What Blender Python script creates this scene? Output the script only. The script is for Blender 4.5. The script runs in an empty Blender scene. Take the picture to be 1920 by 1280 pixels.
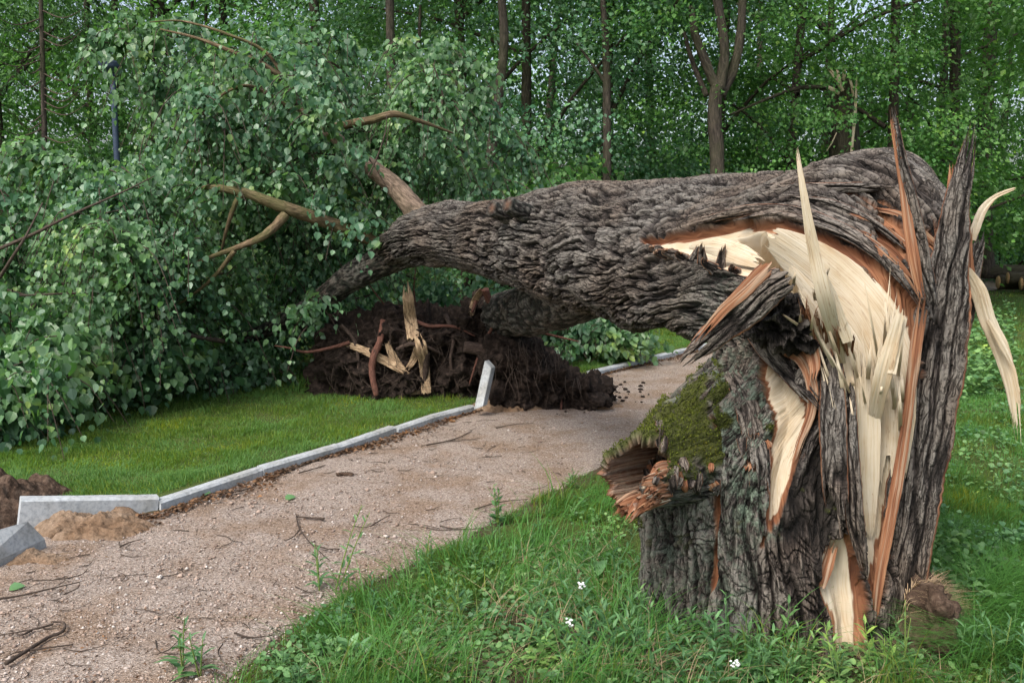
import bpy, math, random
import numpy as np
from mathutils import Vector
from mathutils.bvhtree import BVHTree

random.seed(7); rng = np.random.default_rng(7)
SC = bpy.context.scene
COL = SC.collection
R = math.radians

# ------------------------------------------------------------------ camera
CAMZ = 1.5; F = 1706.67; PITCH = math.atan(220 / F)
cam_d = bpy.data.cameras.new('camera'); cam_d.lens = 32; cam_d.sensor_width = 36; cam_d.clip_end = 1500; cam_d.clip_start = 0.05
cam = bpy.data.objects.new('camera', cam_d); COL.objects.link(cam)
cam.location = (0, 0, CAMZ); cam.rotation_euler = (math.pi / 2 - PITCH, 0, 0)
SC.camera = cam
# ------------------------------------------------------------------ sky and sun (soft light under thin cloud)
SUN_EL, SUN_AZ = 52, 215        # azimuth clockwise from +Y: behind the camera and to its left
w = bpy.data.worlds.new('World'); SC.world = w; w.use_nodes = True
nt = w.node_tree; bg = nt.nodes['Background']
sky = nt.nodes.new('ShaderNodeTexSky'); sky.sky_type = 'NISHITA'; sky.sun_disc = False
sky.sun_elevation = R(SUN_EL); sky.sun_rotation = R(SUN_AZ); sky.dust_density = 5.0; sky.air_density = 1.0; sky.ozone_density = 1.0
hs_ = nt.nodes.new('ShaderNodeHueSaturation'); hs_.inputs['Saturation'].default_value = 0.75
nt.links.new(sky.outputs[0], hs_.inputs['Color']); nt.links.new(hs_.outputs[0], bg.inputs[0]); bg.inputs[1].default_value = 0.15
sd = bpy.data.lights.new('sun', 'SUN'); sd.energy = 1.3; sd.angle = R(25); sd.color = (1, 0.96, 0.9)
sun = bpy.data.objects.new('sun', sd); COL.objects.link(sun)
az, el = R(SUN_AZ), R(SUN_EL)
sdir = Vector((math.sin(az) * math.cos(el), math.cos(az) * math.cos(el), math.sin(el)))
sun.rotation_euler = sdir.to_track_quat('Z', 'Y').to_euler()
SC.view_settings.view_transform = 'Standard'; SC.view_settings.look = 'None'
SC.view_settings.exposure = 1.05; SC.view_settings.gamma = 1.0
SC.cycles.max_bounces = 6; SC.cycles.transparent_max_bounces = 4
SC.cycles.use_denoising = True

# ------------------------------------------------------------------ geometry of the view: pixel of the 1920x1280 photo -> world
cp, sp_ = math.cos(PITCH), math.sin(PITCH)
def rayd(px, py):
    dx = (px - 960) / F; dy = -(py - 640) / F
    return np.array([dx, cp + dy * sp_, -sp_ + dy * cp])
CAMP = np.array([0, 0, CAMZ])
def at(px, py, Y):
    d = rayd(px, py); return CAMP + d * (Y / d[1])
def gr(px, py, z=0.0):
    d = rayd(px, py); return CAMP + d * ((z - CAMZ) / d[2])
def proj(P):
    rel = P - CAMP
    zc = rel[..., 1] * cp - rel[..., 2] * sp_
    yc = rel[..., 1] * sp_ + rel[..., 2] * cp
    return 960 + F * rel[..., 0] / zc, 640 - F * yc / zc

# ------------------------------------------------------------------ noise
_perm = np.random.default_rng(3).permutation(256); _perm = np.concatenate([_perm, _perm, _perm])
_g = np.random.default_rng(4).normal(size=(256, 3)); _g /= np.linalg.norm(_g, axis=1)[:, None]
def pn(x, y, z=0.0):
    x, y, z = np.broadcast_arrays(np.asarray(x, float), np.asarray(y, float), np.asarray(z, float))
    xi = np.floor(x).astype(int); yi = np.floor(y).astype(int); zi = np.floor(z).astype(int)
    xf, yf, zf = x - xi, y - yi, z - zi
    fd = lambda t: t * t * t * (t * (t * 6 - 15) + 10)
    u, v, w_ = fd(xf), fd(yf), fd(zf)
    r = 0
    for i in (0, 1):
        a = _perm[(xi + i) & 255]
        for j in (0, 1):
            b = _perm[a + ((yi + j) & 255)]
            for k in (0, 1):
                g = _g[_perm[b + ((zi + k) & 255)]]
                d = g[..., 0] * (xf - i) + g[..., 1] * (yf - j) + g[..., 2] * (zf - k)
                r = r + d * (u if i else 1 - u) * (v if j else 1 - v) * (w_ if k else 1 - w_)
    return r * 1.6
def fbm(x, y, z=0.0, o=4, g=0.5):
    r = 0; a = 1.0; f = 1.0
    for i in range(o):
        r = r + a * pn(np.asarray(x) * f + 17 * i, np.asarray(y) * f, np.asarray(z) * f); a *= g; f *= 2.03
    return r
def ss(a, b, x):
    t = np.clip((x - a) / (b - a), 0, 1); return t * t * (3 - 2 * t)

def poly_sd(px, py, poly):
    """signed distance to polygon, positive inside"""
    poly = np.asarray(poly, float); n = len(poly)
    d = np.full(px.shape, 1e18); inside = np.zeros(px.shape, bool)
    for i in range(n):
        a = poly[i]; b = poly[(i + 1) % n]; e = b - a
        wx, wy = px - a[0], py - a[1]
        t = np.clip((wx * e[0] + wy * e[1]) / (e @ e + 1e-12), 0, 1)
        d = np.minimum(d, (wx - t * e[0]) ** 2 + (wy - t * e[1]) ** 2)
        if a[1] != b[1]:
            c = ((a[1] > py) != (b[1] > py)) & (px < (b[0] - a[0]) * (py - a[1]) / (b[1] - a[1]) + a[0])
            inside ^= c
    return np.where(inside, 1, -1) * np.sqrt(d)

def crom(K, t):
    """Catmull-Rom through keys K (n, d) at t in 0..n-1"""
    K = np.asarray(K, float); n = len(K)
    i = np.clip(np.floor(t).astype(int), 0, n - 2); f = (t - i)[:, None]
    p0 = K[np.maximum(i - 1, 0)]; p1 = K[i]; p2 = K[i + 1]; p3 = K[np.minimum(i + 2, n - 1)]
    return 0.5 * ((2 * p1) + (-p0 + p2) * f + (2 * p0 - 5 * p1 + 4 * p2 - p3) * f ** 2 + (-p0 + 3 * p1 - 3 * p2 + p3) * f ** 3)

# ------------------------------------------------------------------ objects
def tag(o, label=None, cat=None, group=None, kind=None):
    if label: o['label'] = label
    if cat: o['category'] = cat
    if group: o['group'] = group
    if kind: o['kind'] = kind
    return o
def thing(name, label, cat, loc=(0, 0, 0), group=None):
    o = bpy.data.objects.new(name, None); COL.objects.link(o); o.location = tuple(float(c) for c in loc); o.empty_display_size = 0.2
    return tag(o, label, cat, group)
def org(p):
    v = np.zeros(3)
    while p is not None:
        v = v + np.array(p.location); p = p.parent
    return v
def mesh_np(name, V, quads=None, tris=None, mat=None, parent=None, smooth=True, uv=None, attrs=None, origin=None):
    V = np.asarray(V, float).reshape(-1, 3)
    o0 = np.zeros(3)
    if parent is not None: V = V - org(parent)
    elif origin is not None: o0 = np.asarray(origin, float); V = V - o0
    me = bpy.data.meshes.new(name)
    q = np.zeros((0, 4), int) if quads is None else np.asarray(quads, int).reshape(-1, 4)
    t = np.zeros((0, 3), int) if tris is None else np.asarray(tris, int).reshape(-1, 3)
    loops = np.concatenate([q.ravel(), t.ravel()])
    tot = np.concatenate([np.full(len(q), 4), np.full(len(t), 3)])
    start = np.concatenate([[0], np.cumsum(tot)[:-1]]) if len(tot) else np.zeros(0, int)
    me.vertices.add(len(V)); me.vertices.foreach_set('co', V.ravel().astype(np.float32))
    me.loops.add(len(loops)); me.loops.foreach_set('vertex_index', loops.astype(np.int32))
    me.polygons.add(len(tot)); me.polygons.foreach_set('loop_start', start.astype(np.int32)); me.polygons.foreach_set('loop_total', tot.astype(np.int32))
    me.polygons.foreach_set('use_smooth', np.full(len(tot), smooth))
    if uv is not None:
        l = me.uv_layers.new(name='UVMap'); l.data.foreach_set('uv', np.asarray(uv, float).reshape(-1, 2)[loops].ravel().astype(np.float32))
    if attrs:
        for k, a in attrs.items():
            a = np.asarray(a, float)
            if a.ndim == 1:
                at_ = me.attributes.new(k, 'FLOAT', 'POINT'); at_.data.foreach_set('value', a.astype(np.float32))
            else:
                a4 = np.ones((len(V), 4)); a4[:, :a.shape[1]] = a
                at_ = me.attributes.new(k, 'FLOAT_COLOR', 'POINT'); at_.data.foreach_set('color', a4.ravel().astype(np.float32))
    me.update(calc_edges=True); me.validate()
    if mat: me.materials.append(mat)
    o = bpy.data.objects.new(name, me); COL.objects.link(o); o.location = o0
    if parent is not None: o.parent = parent
    return o
def grid_quads(n, m, wrap=True, off=0):
    i = np.arange(n - 1)[:, None]; j = np.arange(m if wrap else m - 1)[None, :]; j2 = (j + 1) % m
    return np.stack([i * m + j, i * m + j2, (i + 1) * m + j2, (i + 1) * m + j], -1).reshape(-1, 4) + off
def grid_normals(P, wrap=True):
    if wrap: du = np.roll(P, -1, 1) - np.roll(P, 1, 1)
    else: du = np.gradient(P, axis=1)
    ds = np.gradient(P, axis=0)
    n = np.cross(du, ds); l = np.linalg.norm(n, axis=-1, keepdims=True)
    return n / np.maximum(l, 1e-9)

class MB:
    """collects several pieces into ONE mesh"""
    def __init__(s): s.V = []; s.Q = []; s.T = []; s.n = 0; s.UV = []; s.A = []
    def add(s, V, Q=None, T=None, UV=None, A=None):
        V = np.asarray(V, float).reshape(-1, 3)
        if Q is not None and len(Q): s.Q.append(np.asarray(Q) + s.n)
        if T is not None and len(T): s.T.append(np.asarray(T) + s.n)
        s.UV.append(np.zeros((len(V), 2)) if UV is None else UV)
        s.A.append(np.zeros((len(V), 3)) if A is None else A)
        s.V.append(V); s.n += len(V)
    def build(s, name, mat, parent=None, smooth=True, attr=None, origin=None):
        return mesh_np(name, np.concatenate(s.V), np.concatenate(s.Q) if s.Q else None, np.concatenate(s.T) if s.T else None, mat, parent, smooth,
                       uv=np.concatenate(s.UV), attrs=({attr: np.concatenate(s.A)} if attr else None), origin=origin)

def tube(mb, pts, rad, nu=10, seg=6, rough=0.12, freq=None, cap=True, seedz=0.0):
    pts = np.asarray(pts, float); K = len(pts); rad = np.asarray(rad, float)
    if rad.ndim == 0: rad = np.full(K, float(rad))
    ns = (K - 1) * seg + 1; t = np.linspace(0, K - 1, ns)
    C = crom(pts, t); r = np.interp(t, np.arange(K), rad)
    T = np.gradient(C, axis=0); T /= np.maximum(np.linalg.norm(T, axis=1)[:, None], 1e-9)
    up = np.array([0.13, 0.21, 0.97]) if abs(T[:, 2]).mean() < 0.75 else np.array([0.97, 0.2, 0.1])
    a = np.cross(T, up); a /= np.maximum(np.linalg.norm(a, axis=1)[:, None], 1e-9); b = np.cross(T, a)
    th = np.linspace(0, 2 * np.pi, nu, endpoint=False)
    L = np.concatenate([[0], np.cumsum(np.linalg.norm(np.diff(C, axis=0), axis=1))])
    rr = r[:, None] * (1 + rough * pn(np.cos(th)[None] * 2 + seedz, np.sin(th)[None] * 2, L[:, None] / np.maximum(r.mean() * 3, 1e-4)))
    P = C[:, None] + rr[..., None] * (np.cos(th)[None, :, None] * a[:, None] + np.sin(th)[None, :, None] * b[:, None])
    V = P.reshape(-1, 3); Q = grid_quads(ns, nu)
    uv = np.stack(np.broadcast_arrays((th / 6.283 * 6.283 * r.mean())[None], L[:, None]), -1).reshape(-1, 2)
    T_ = []
    if cap:
        V = np.concatenate([V, [C[0], C[-1]]]); uv = np.concatenate([uv, [[0, 0], [0, 0]]])
        i0 = ns * nu
        for j in range(nu):
            j2 = (j + 1) % nu
            T_.append((i0, j2, j)); T_.append((i0 + 1, (ns - 1) * nu + j, (ns - 1) * nu + j2))
    mb.add(V, Q, T_ if T_ else None, uv)

# ------------------------------------------------------------------ materials
def newmat(name):
    m = bpy.data.materials.new(name); m.use_nodes = True; nt = m.node_tree
    for n in list(nt.nodes): nt.nodes.remove(n)
    return m, nt
class NB:
    def __init__(s, nt): s.nt = nt
    def n(s, typ, ins=None, **props):
        nd = s.nt.nodes.new(typ)
        for k, v in props.items(): setattr(nd, k, v)
        for k, v in (ins or {}).items():
            sock = nd.inputs[k]
            if isinstance(v, bpy.types.NodeSocket): s.nt.links.new(v, sock)
            elif isinstance(v, tuple) and sock.type == 'RGBA' and len(v) == 3: sock.default_value = (*v, 1)
            else: sock.default_value = v
        return nd
    def noise(s, vec, scale, detail=4, rough=0.55, dist=0.0):
        return s.n('ShaderNodeTexNoise', {'Vector': vec, 'Scale': scale, 'Detail': detail, 'Roughness': rough, 'Distortion': dist}).outputs[0]
    def mapv(s, vec, scale): return s.n('ShaderNodeMapping', {'Vector': vec, 'Scale': scale}).outputs[0]
    def mix(s, f, a, b, mode='MIX'):
        nd = s.n('ShaderNodeMix', data_type='RGBA', blend_type=mode)
        for i, v in ((0, f), (6, a), (7, b)):
            if isinstance(v, bpy.types.NodeSocket): s.nt.links.new(v, nd.inputs[i])
            elif isinstance(v, tuple): nd.inputs[i].default_value = (*v, 1)
            else: nd.inputs[i].default_value = v
        return nd.outputs[2]
    def ramp(s, f, stops):
        nd = s.n('ShaderNodeValToRGB', {'Fac': f}); cr = nd.color_ramp
        while len(cr.elements) < len(stops): cr.elements.new(0.5)
        for e, (p, c) in zip(cr.elements, stops):
            e.position = p; e.color = (*c, 1) if isinstance(c, tuple) else (c, c, c, 1)
        return nd.outputs[0]
    def math(s, op, a, b=0.0):
        return s.n('ShaderNodeMath', {0: a, 1: b}, operation=op).outputs[0]
    def bump(s, h, strength, dist):
        return s.n('ShaderNodeBump', {'Height': h, 'Strength': strength, 'Distance': dist}).outputs[0]
    def out(s, col, rough=0.8, normal=None, spec=0.3, sss=None):
        ins = {'Base Color': col, 'Roughness': rough, 'Specular IOR Level': spec}
        if normal: ins['Normal'] = normal
        p = s.n('ShaderNodeBsdfPrincipled', ins)
        s.n('ShaderNodeOutputMaterial', {'Surface': p.outputs[0]}); return p

def mat_tree():
    """bark, inner bark, bare wood and moss, chosen by the mesh's own attributes"""
    m, nt = newmat('split_tree'); b = NB(nt)
    a = b.n('ShaderNodeAttribute', attribute_name='tm'); sep = b.n('ShaderNodeSeparateColor', {0: a.outputs[0]})
    h, wd, orr = sep.outputs[0], sep.outputs[1], sep.outputs[2]
    mo = b.n('ShaderNodeAttribute', attribute_name='moss').outputs[2]
    li = b.n('ShaderNodeAttribute', attribute_name='lichen').outputs[2]
    uv = b.n('ShaderNodeUVMap').outputs[0]; ob = b.n('ShaderNodeTexCoord').outputs[3]
    fine = b.noise(b.mapv(uv, (110, 20, 1)), 1.0, 7, 0.7)
    wv = b.n('ShaderNodeVectorMath', {0: uv, 1: b.n('ShaderNodeVectorMath', {0: b.n('ShaderNodeTexNoise', {'Vector': uv, 'Scale': 7.0, 'Detail': 3.0}).outputs[1], 'Scale': 0.05}, operation='SCALE').outputs[0]}, operation='ADD').outputs[0]
    cr1 = b.math('ABSOLUTE', b.math('SUBTRACT', b.noise(b.mapv(wv, (48, 7, 1)), 1.0, 3, 0.5), 0.5))
    cr2 = b.math('ABSOLUTE', b.math('SUBTRACT', b.noise(b.mapv(wv, (30, 42, 1)), 1.0, 3, 0.5), 0.5))
    crack = b.math('MULTIPLY', b.ramp(cr1, [(0.0, 0.0), (0.045, 1.0)]), b.ramp(cr2, [(0.0, 0.35), (0.02, 1.0)]))
    big = b.noise(ob, 2.2, 3)
    bark = b.ramp(h, [(0.0, (0.008, 0.006, 0.005)), (0.35, (0.028, 0.023, 0.020)), (0.65, (0.085, 0.074, 0.068)), (1.0, (0.22, 0.203, 0.182))])
    bark = b.mix(crack, b.mix(1.0, bark, (0.22, 0.2, 0.19), 'MULTIPLY'), bark)
    bark = b.mix(b.ramp(fine, [(0.35, 0.0), (0.7, 1.0)]), b.mix(1.0, bark, (0.5, 0.5, 0.49), 'MULTIPLY'), bark)
    bark = b.mix(b.ramp(big, [(0.4, 0.0), (0.65, 0.8)]), bark, b.mix(1.0, bark, (0.92, 0.74, 0.62), 'MULTIPLY'))
    lich = b.ramp(b.noise(ob, 26, 5, 0.7), [(0.45, 0.0), (0.6, 1.0)])
    bark = b.mix(b.math('MULTIPLY', lich, li), bark, (0.16, 0.21, 0.16))
    st = b.noise(b.mapv(uv, (60, 2.2, 1)), 1.0, 5, 0.6, 0.3)
    st2 = b.noise(b.mapv(uv, (240, 5, 1)), 1.0, 4, 0.6)
    wood = b.ramp(st, [(0.2, (0.36, 0.28, 0.19)), (0.36, (0.46, 0.395, 0.295)), (0.6, (0.505, 0.45, 0.35)), (0.8, (0.55, 0.505, 0.42))])
    wood = b.mix(b.ramp(st2, [(0.3, 0.0), (0.5, 1.0)]), b.mix(1.0, wood, (0.82, 0.74, 0.62), 'MULTIPLY'), wood)
    kn = b.ramp(b.noise(ob, 7, 4, 0.6), [(0.45, 0.0), (0.72, 0.5)])
    wood = b.mix(kn, wood, b.mix(1.0, wood, (0.8, 0.68, 0.5), 'MULTIPLY'))
    ck = b.math('ABSOLUTE', b.math('SUBTRACT', b.noise(b.mapv(uv, (34, 1.3, 1)), 1.0, 4, 0.6, 0.2), 0.5))
    wood = b.mix(b.ramp(ck, [(0.0, 0.75), (0.006, 0.0)]), wood, (0.20, 0.125, 0.07))
    wood = b.mix(b.ramp(b.noise(b.mapv(uv, (9, 1.6, 1)), 1.0, 4, 0.6), [(0.52, 0.0), (0.72, 0.55)]), wood, b.mix(1.0, wood, (0.86, 0.66, 0.44), 'MULTIPLY'))
    ora = b.ramp(st, [(0.25, (0.055, 0.024, 0.014)), (0.43, (0.16, 0.066, 0.033)), (0.6, (0.26, 0.122, 0.062)), (0.8, (0.38, 0.25, 0.15))])
    ora = b.mix(b.ramp(st2, [(0.35, 0.0), (0.55, 1.0)]), b.mix(1.0, ora, (0.6, 0.5, 0.45), 'MULTIPLY'), ora)
    mcol = b.mix(b.noise(ob, 60, 4), (0.022, 0.028, 0.007), (0.085, 0.095, 0.02))
    c = b.mix(orr, bark, ora); c = b.mix(wd, c, wood); c = b.mix(mo, c, mcol)
    notbark = b.math('MAXIMUM', wd, orr)
    hb = b.math('ADD', b.math('ADD', fine, b.math('MULTIPLY', b.noise(ob, 140, 4, 0.7), 0.6)), b.math('MULTIPLY', crack, 1.3))
    n1 = b.n('ShaderNodeBump', {'Height': hb, 'Strength': 0.9, 'Distance': 0.008}).outputs[0]
    n2 = b.n('ShaderNodeBump', {'Height': b.math('ADD', st, b.math('MULTIPLY', st2, 0.5)), 'Strength': 0.6, 'Distance': 0.005}).outputs[0]
    nm = b.n('ShaderNodeMix', {0: notbark, 4: n1, 5: n2}, data_type='VECTOR').outputs[1]
    b.out(c, 0.82, nm, 0.25)
    return m
def mat_bark(name, c1, c2, sc=1.0, green=0.0):
    m, nt = newmat(name); b = NB(nt)
    uv = b.n('ShaderNodeUVMap').outputs[0]; ob = b.n('ShaderNodeTexCoord').outputs[3]
    n = b.noise(b.mapv(uv, (38 * sc, 9 * sc, 1)), 1.0, 6, 0.65, 0.6); n2 = b.noise(ob, 3 * sc, 4)
    c = b.ramp(n, [(0.3, tuple(x * 0.25 for x in c1)), (0.5, c1), (0.75, c2)])
    if green: c = b.mix(b.ramp(n2, [(0.42, 0.0), (0.62, green)]), c, (0.06, 0.075, 0.02))
    b.out(c, 0.85, b.bump(n, 0.9, 0.02 / sc), 0.2)
    return m
def mat_leaf(name, c1, c2, c3, back, trans=0.25, rough=0.42, spec=0.5):
    m, nt = newmat(name); b = NB(nt)
    g = b.n('ShaderNodeNewGeometry'); ob = b.n('ShaderNodeTexCoord').outputs[3]
    c = b.ramp(g.outputs['Random Per Island'], [(0.0, c1), (0.45, c2), (0.8, c3), (1.0, tuple(min(1, x * 1.25) for x in c3))])
    big = b.ramp(b.noise(ob, 1.3, 3), [(0.38, 0.0), (0.62, 1.0)])
    c = b.mix(big, b.mix(1.0, c, (0.68, 0.80, 0.85), 'MULTIPLY'), b.mix(1.0, c, (1.18, 1.12, 0.88), 'MULTIPLY'))
    c = b.mix(b.ramp(b.noise(ob, 2.7, 2), [(0.58, 0.0), (0.66, 1.0)]), c, b.mix(1.0, c, (1.5, 1.22, 0.8), 'MULTIPLY'))
    c = b.mix(g.outputs['Backfacing'], c, back)
    p = b.n('ShaderNodeBsdfPrincipled', {'Base Color': c, 'Roughness': rough, 'Specular IOR Level': spec})
    t = b.n('ShaderNodeBsdfTranslucent', {'Color': b.mix(1.0, c, (1.1, 1.5, 0.5), 'MULTIPLY')})
    mx = b.n('ShaderNodeMixShader', {0: trans, 1: p.outputs[0], 2: t.outputs[0]})
    b.n('ShaderNodeOutputMaterial', {'Surface': mx.outputs[0]})
    return m
def mat_noise(name, stops, scale, bump=0.5, dist=0.02, rough=0.9, detail=6, spec=0.2, big=None):
    m, nt = newmat(name); b = NB(nt); ob = b.n('ShaderNodeTexCoord').outputs[3]
    n = b.noise(ob, scale, detail, 0.65); c = b.ramp(n, stops)
    if big: c = b.mix(b.ramp(b.noise(ob, big[0], 4), [(0.4, 0.0), (0.62, 1.0)]), c, b.mix(1.0, c, big[1], 'MULTIPLY'))
    b.out(c, rough, b.bump(n, bump, dist), spec); return m

M = {}
M['tree'] = mat_tree()
M['branch'] = mat_bark('branch_bark', (0.12, 0.085, 0.05), (0.26, 0.19, 0.12), 1.6, 0.5)
M['branch_brown'] = mat_bark('brown_branch_bark', (0.13, 0.095, 0.07), (0.27, 0.20, 0.15), 1.6, 0.1)
M['branch_dark'] = mat_bark('dark_branch_bark', (0.07, 0.06, 0.05), (0.16, 0.14, 0.12), 1.0, 0.2)
M['forest_bark'] = mat_bark('forest_bark', (0.045, 0.037, 0.030), (0.11, 0.088, 0.070), 0.8, 0.2)
M['twig'] = mat_bark('twig_bark', (0.06, 0.045, 0.035), (0.14, 0.10, 0.08), 4)
M['root'] = mat_bark('root_bark', (0.12, 0.055, 0.04), (0.24, 0.12, 0.09), 3)
M['root_dark'] = mat_bark('dark_root', (0.05, 0.035, 0.028), (0.14, 0.10, 0.08), 3)
M['oldwood'] = mat_bark('weathered_wood', (0.30, 0.21, 0.13), (0.55, 0.43, 0.28), 2)
M['linden'] = mat_leaf('linden_leaf', (0.036, 0.098, 0.046), (0.080, 0.172, 0.084), (0.140, 0.250, 0.135), (0.18, 0.28, 0.19), 0.35, 0.42, 0.5)
M['forest_leaf'] = mat_leaf('forest_leaf', (0.036, 0.104, 0.026), (0.070, 0.176, 0.044), (0.118, 0.250, 0.072), (0.10, 0.20, 0.07), 0.42, 0.5, 0.35)
M['forest_blue'] = mat_leaf('silvery_forest_leaf', (0.038, 0.112, 0.050), (0.070, 0.182, 0.088), (0.12, 0.25, 0.145), (0.14, 0.24, 0.16), 0.4, 0.5, 0.4)
M['needle'] = mat_leaf('needle_leaf', (0.034, 0.10, 0.028), (0.060, 0.155, 0.044), (0.09, 0.20, 0.06), (0.04, 0.10, 0.03), 0.2, 0.6, 0.3)
M['grass'] = mat_leaf('grass_blade', (0.080, 0.135, 0.028), (0.16, 0.225, 0.052), (0.28, 0.335, 0.11), (0.06, 0.17, 0.03), 0.3, 0.5, 0.35)
M['lawn'] = mat_leaf('lawn_blade', (0.11, 0.175, 0.032), (0.18, 0.255, 0.052), (0.29, 0.35, 0.095), (0.07, 0.16, 0.03), 0.3, 0.55, 0.3)
M['straw'] = mat_leaf('straw', (0.12, 0.085, 0.055), (0.22, 0.16, 0.10), (0.33, 0.26, 0.17), (0.3, 0.22, 0.14), 0.1, 0.7, 0.2)
M['weed'] = mat_leaf('weed_leaf', (0.05, 0.125, 0.045), (0.09, 0.19, 0.075), (0.14, 0.26, 0.11), (0.12, 0.2, 0.1), 0.25, 0.45, 0.4)
M['litter'] = mat_leaf('dead_leaf', (0.035, 0.02, 0.013), (0.075, 0.04, 0.026), (0.14, 0.08, 0.05), (0.14, 0.08, 0.05), 0.05, 0.8, 0.2)
M['mossb'] = mat_leaf('moss_tuft', (0.025, 0.030, 0.008), (0.052, 0.062, 0.011), (0.11, 0.115, 0.024), (0.1, 0.12, 0.02), 0.2, 0.8, 0.1)
M['soil'] = mat_noise('dark_soil', [(0.3, (0.008, 0.0055, 0.0045)), (0.5, (0.027, 0.0195, 0.0155)), (0.72, (0.08, 0.057, 0.046))], 22, 1.0, 0.06, 0.95, 8, 0.15)
M['sand'] = mat_noise('torn_sand', [(0.3, (0.10, 0.070, 0.045)), (0.5, (0.215, 0.155, 0.108)), (0.75, (0.32, 0.245, 0.18))], 30, 0.8, 0.03, 0.95, 8, 0.1, (4, (0.7, 0.62, 0.55)))
M['brown_soil'] = mat_noise('brown_soil', [(0.3, (0.03, 0.02, 0.014)), (0.5, (0.075, 0.05, 0.036)), (0.72, (0.16, 0.115, 0.085))], 30, 0.9, 0.03, 0.95, 8, 0.1)
M['concrete'] = mat_noise('concrete', [(0.3, (0.22, 0.24, 0.255)), (0.5, (0.35, 0.38, 0.40)), (0.7, (0.43, 0.455, 0.475))], 45, 0.35, 0.004, 0.85, 8, 0.3, (5, (0.78, 0.75, 0.7)))
M['flower'] = mat_noise('white_petal', [(0.3, (0.7, 0.7, 0.72)), (0.7, (0.85, 0.85, 0.83))], 60, 0.2, 0.002, 0.7)
M['iron'] = mat_noise('painted_iron', [(0.3, (0.012, 0.014, 0.02)), (0.7, (0.03, 0.035, 0.045))], 30, 0.1, 0.002, 0.5)
M['lamp_blue'] = mat_noise('blue_grey_paint', [(0.3, (0.03, 0.045, 0.075)), (0.7, (0.05, 0.07, 0.11))], 20, 0.1, 0.002, 0.45)
M['glass'] = mat_noise('lamp_glass', [(0.3, (0.10, 0.13, 0.17)), (0.7, (0.16, 0.2, 0.25))], 9, 0.0, 0.001, 0.2, 3, 0.5)
M['log_end'] = mat_noise('sawn_wood', [(0.3, (0.42, 0.26, 0.13)), (0.7, (0.6, 0.42, 0.25))], 16, 0.3, 0.004)

def mat_gravel():
    m, nt = newmat('pinkish_gravel'); b = NB(nt); ob = b.n('ShaderNodeTexCoord').outputs[3]
    v = b.n('ShaderNodeTexVoronoi', {'Vector': ob, 'Scale': 170.0}); cell = v.outputs['Color']; dist = v.outputs['Distance']
    g = b.n('ShaderNodeSeparateColor', {0: cell}).outputs[0]
    c = b.ramp(g, [(0.0, (0.10, 0.078, 0.064)), (0.3, (0.22, 0.178, 0.148)), (0.65, (0.29, 0.240, 0.203)), (0.9, (0.34, 0.285, 0.245)), (1.0, (0.42, 0.38, 0.345))])
    n1 = b.noise(ob, 2.6, 6, 0.6); n2 = b.noise(ob, 14, 6, 0.7)
    c = b.mix(b.ramp(n1, [(0.44, 0.0), (0.62, 0.9)]), c, b.mix(1.0, c, (0.78, 0.68, 0.58), 'MULTIPLY'))
    c = b.mix(b.ramp(n2, [(0.3, 0.55), (0.45, 0.0)]), c, b.mix(1.0, c, (0.62, 0.55, 0.5), 'MULTIPLY'))
    hh = b.math('ADD', b.math('MULTIPLY', dist, 0.5), b.math('MULTIPLY', b.noise(ob, 60, 6, 0.7), 1.2))
    b.out(c, 0.92, b.bump(hh, 0.8, 0.010), 0.15); return m
M['gravel'] = mat_gravel()
def mat_ground():
    m, nt = newmat('grassy_earth'); b = NB(nt); ob = b.n('ShaderNodeTexCoord').outputs[3]
    n = b.noise(ob, 2.0, 6, 0.6); f = b.noise(ob, 70, 6, 0.7); g = b.noise(ob, 300, 3, 0.7)
    earth = b.ramp(f, [(0.3, (0.03, 0.022, 0.015)), (0.55, (0.085, 0.06, 0.042)), (0.75, (0.16, 0.12, 0.085))])
    green = b.ramp(g, [(0.3, (0.03, 0.05, 0.012)), (0.55, (0.07, 0.10, 0.025)), (0.75, (0.12, 0.14, 0.045))])
    e = b.n('ShaderNodeAttribute', attribute_name='earth').outputs[2]
    c = b.mix(b.math('MINIMUM', b.math('ADD', b.math('MULTIPLY', b.ramp(n, [(0.5, 0.0), (0.68, 1.0)]), 0.35), e), 1.0), green, earth)
    b.out(c, 0.95, b.bump(f, 0.8, 0.02), 0.1); return m
M['ground'] = mat_ground()
# ------------------------------------------------------------------ ground, path
KL = [gr(-700, 1150), gr(-150, 1010), gr(45, 985), gr(300, 962), gr(495, 893), gr(640, 850), gr(745, 814), gr(890, 773), gr(1110, 707), gr(1200, 685), gr(1290, 663), gr(1365, 645), gr(1500, 606), gr(1640, 565), gr(1790, 524), gr(1960, 507), gr(2300, 500)]
RL = [gr(200, 1500), gr(420, 1290), gr(590, 1150), gr(770, 1060), gr(890, 1000), gr(1000, 940), gr(1120, 880), gr(1250, 800), gr(1400, 730), gr(1560, 660), gr(1700, 600), gr(1830, 550), gr(1960, 532), gr(2300, 520)]
KLa = np.array(KL)[:, :2]; RLa = np.array(RL)[:, :2]
path_poly = np.concatenate([KLa, RLa[::-1]])
lawn_poly = np.concatenate([KLa, [[60, 200], [-60, 200], [-60, 0]]])
def gz(x, y):
    x = np.asarray(x, float); y = np.asarray(y, float)
    sd_l = poly_sd(x, y, lawn_poly); sd_p = poly_sd(x, y, path_poly)
    near = ss(26, 12, y)
    z = 0.042 * ss(0.03, 0.12, sd_l) * near - 0.04 * ss(0.0, 0.12, sd_p)
    z = z + 0.025 * pn(x * 0.7, y * 0.7, 3.3) * ss(0.05, 0.5, -sd_p)
    return z
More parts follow.
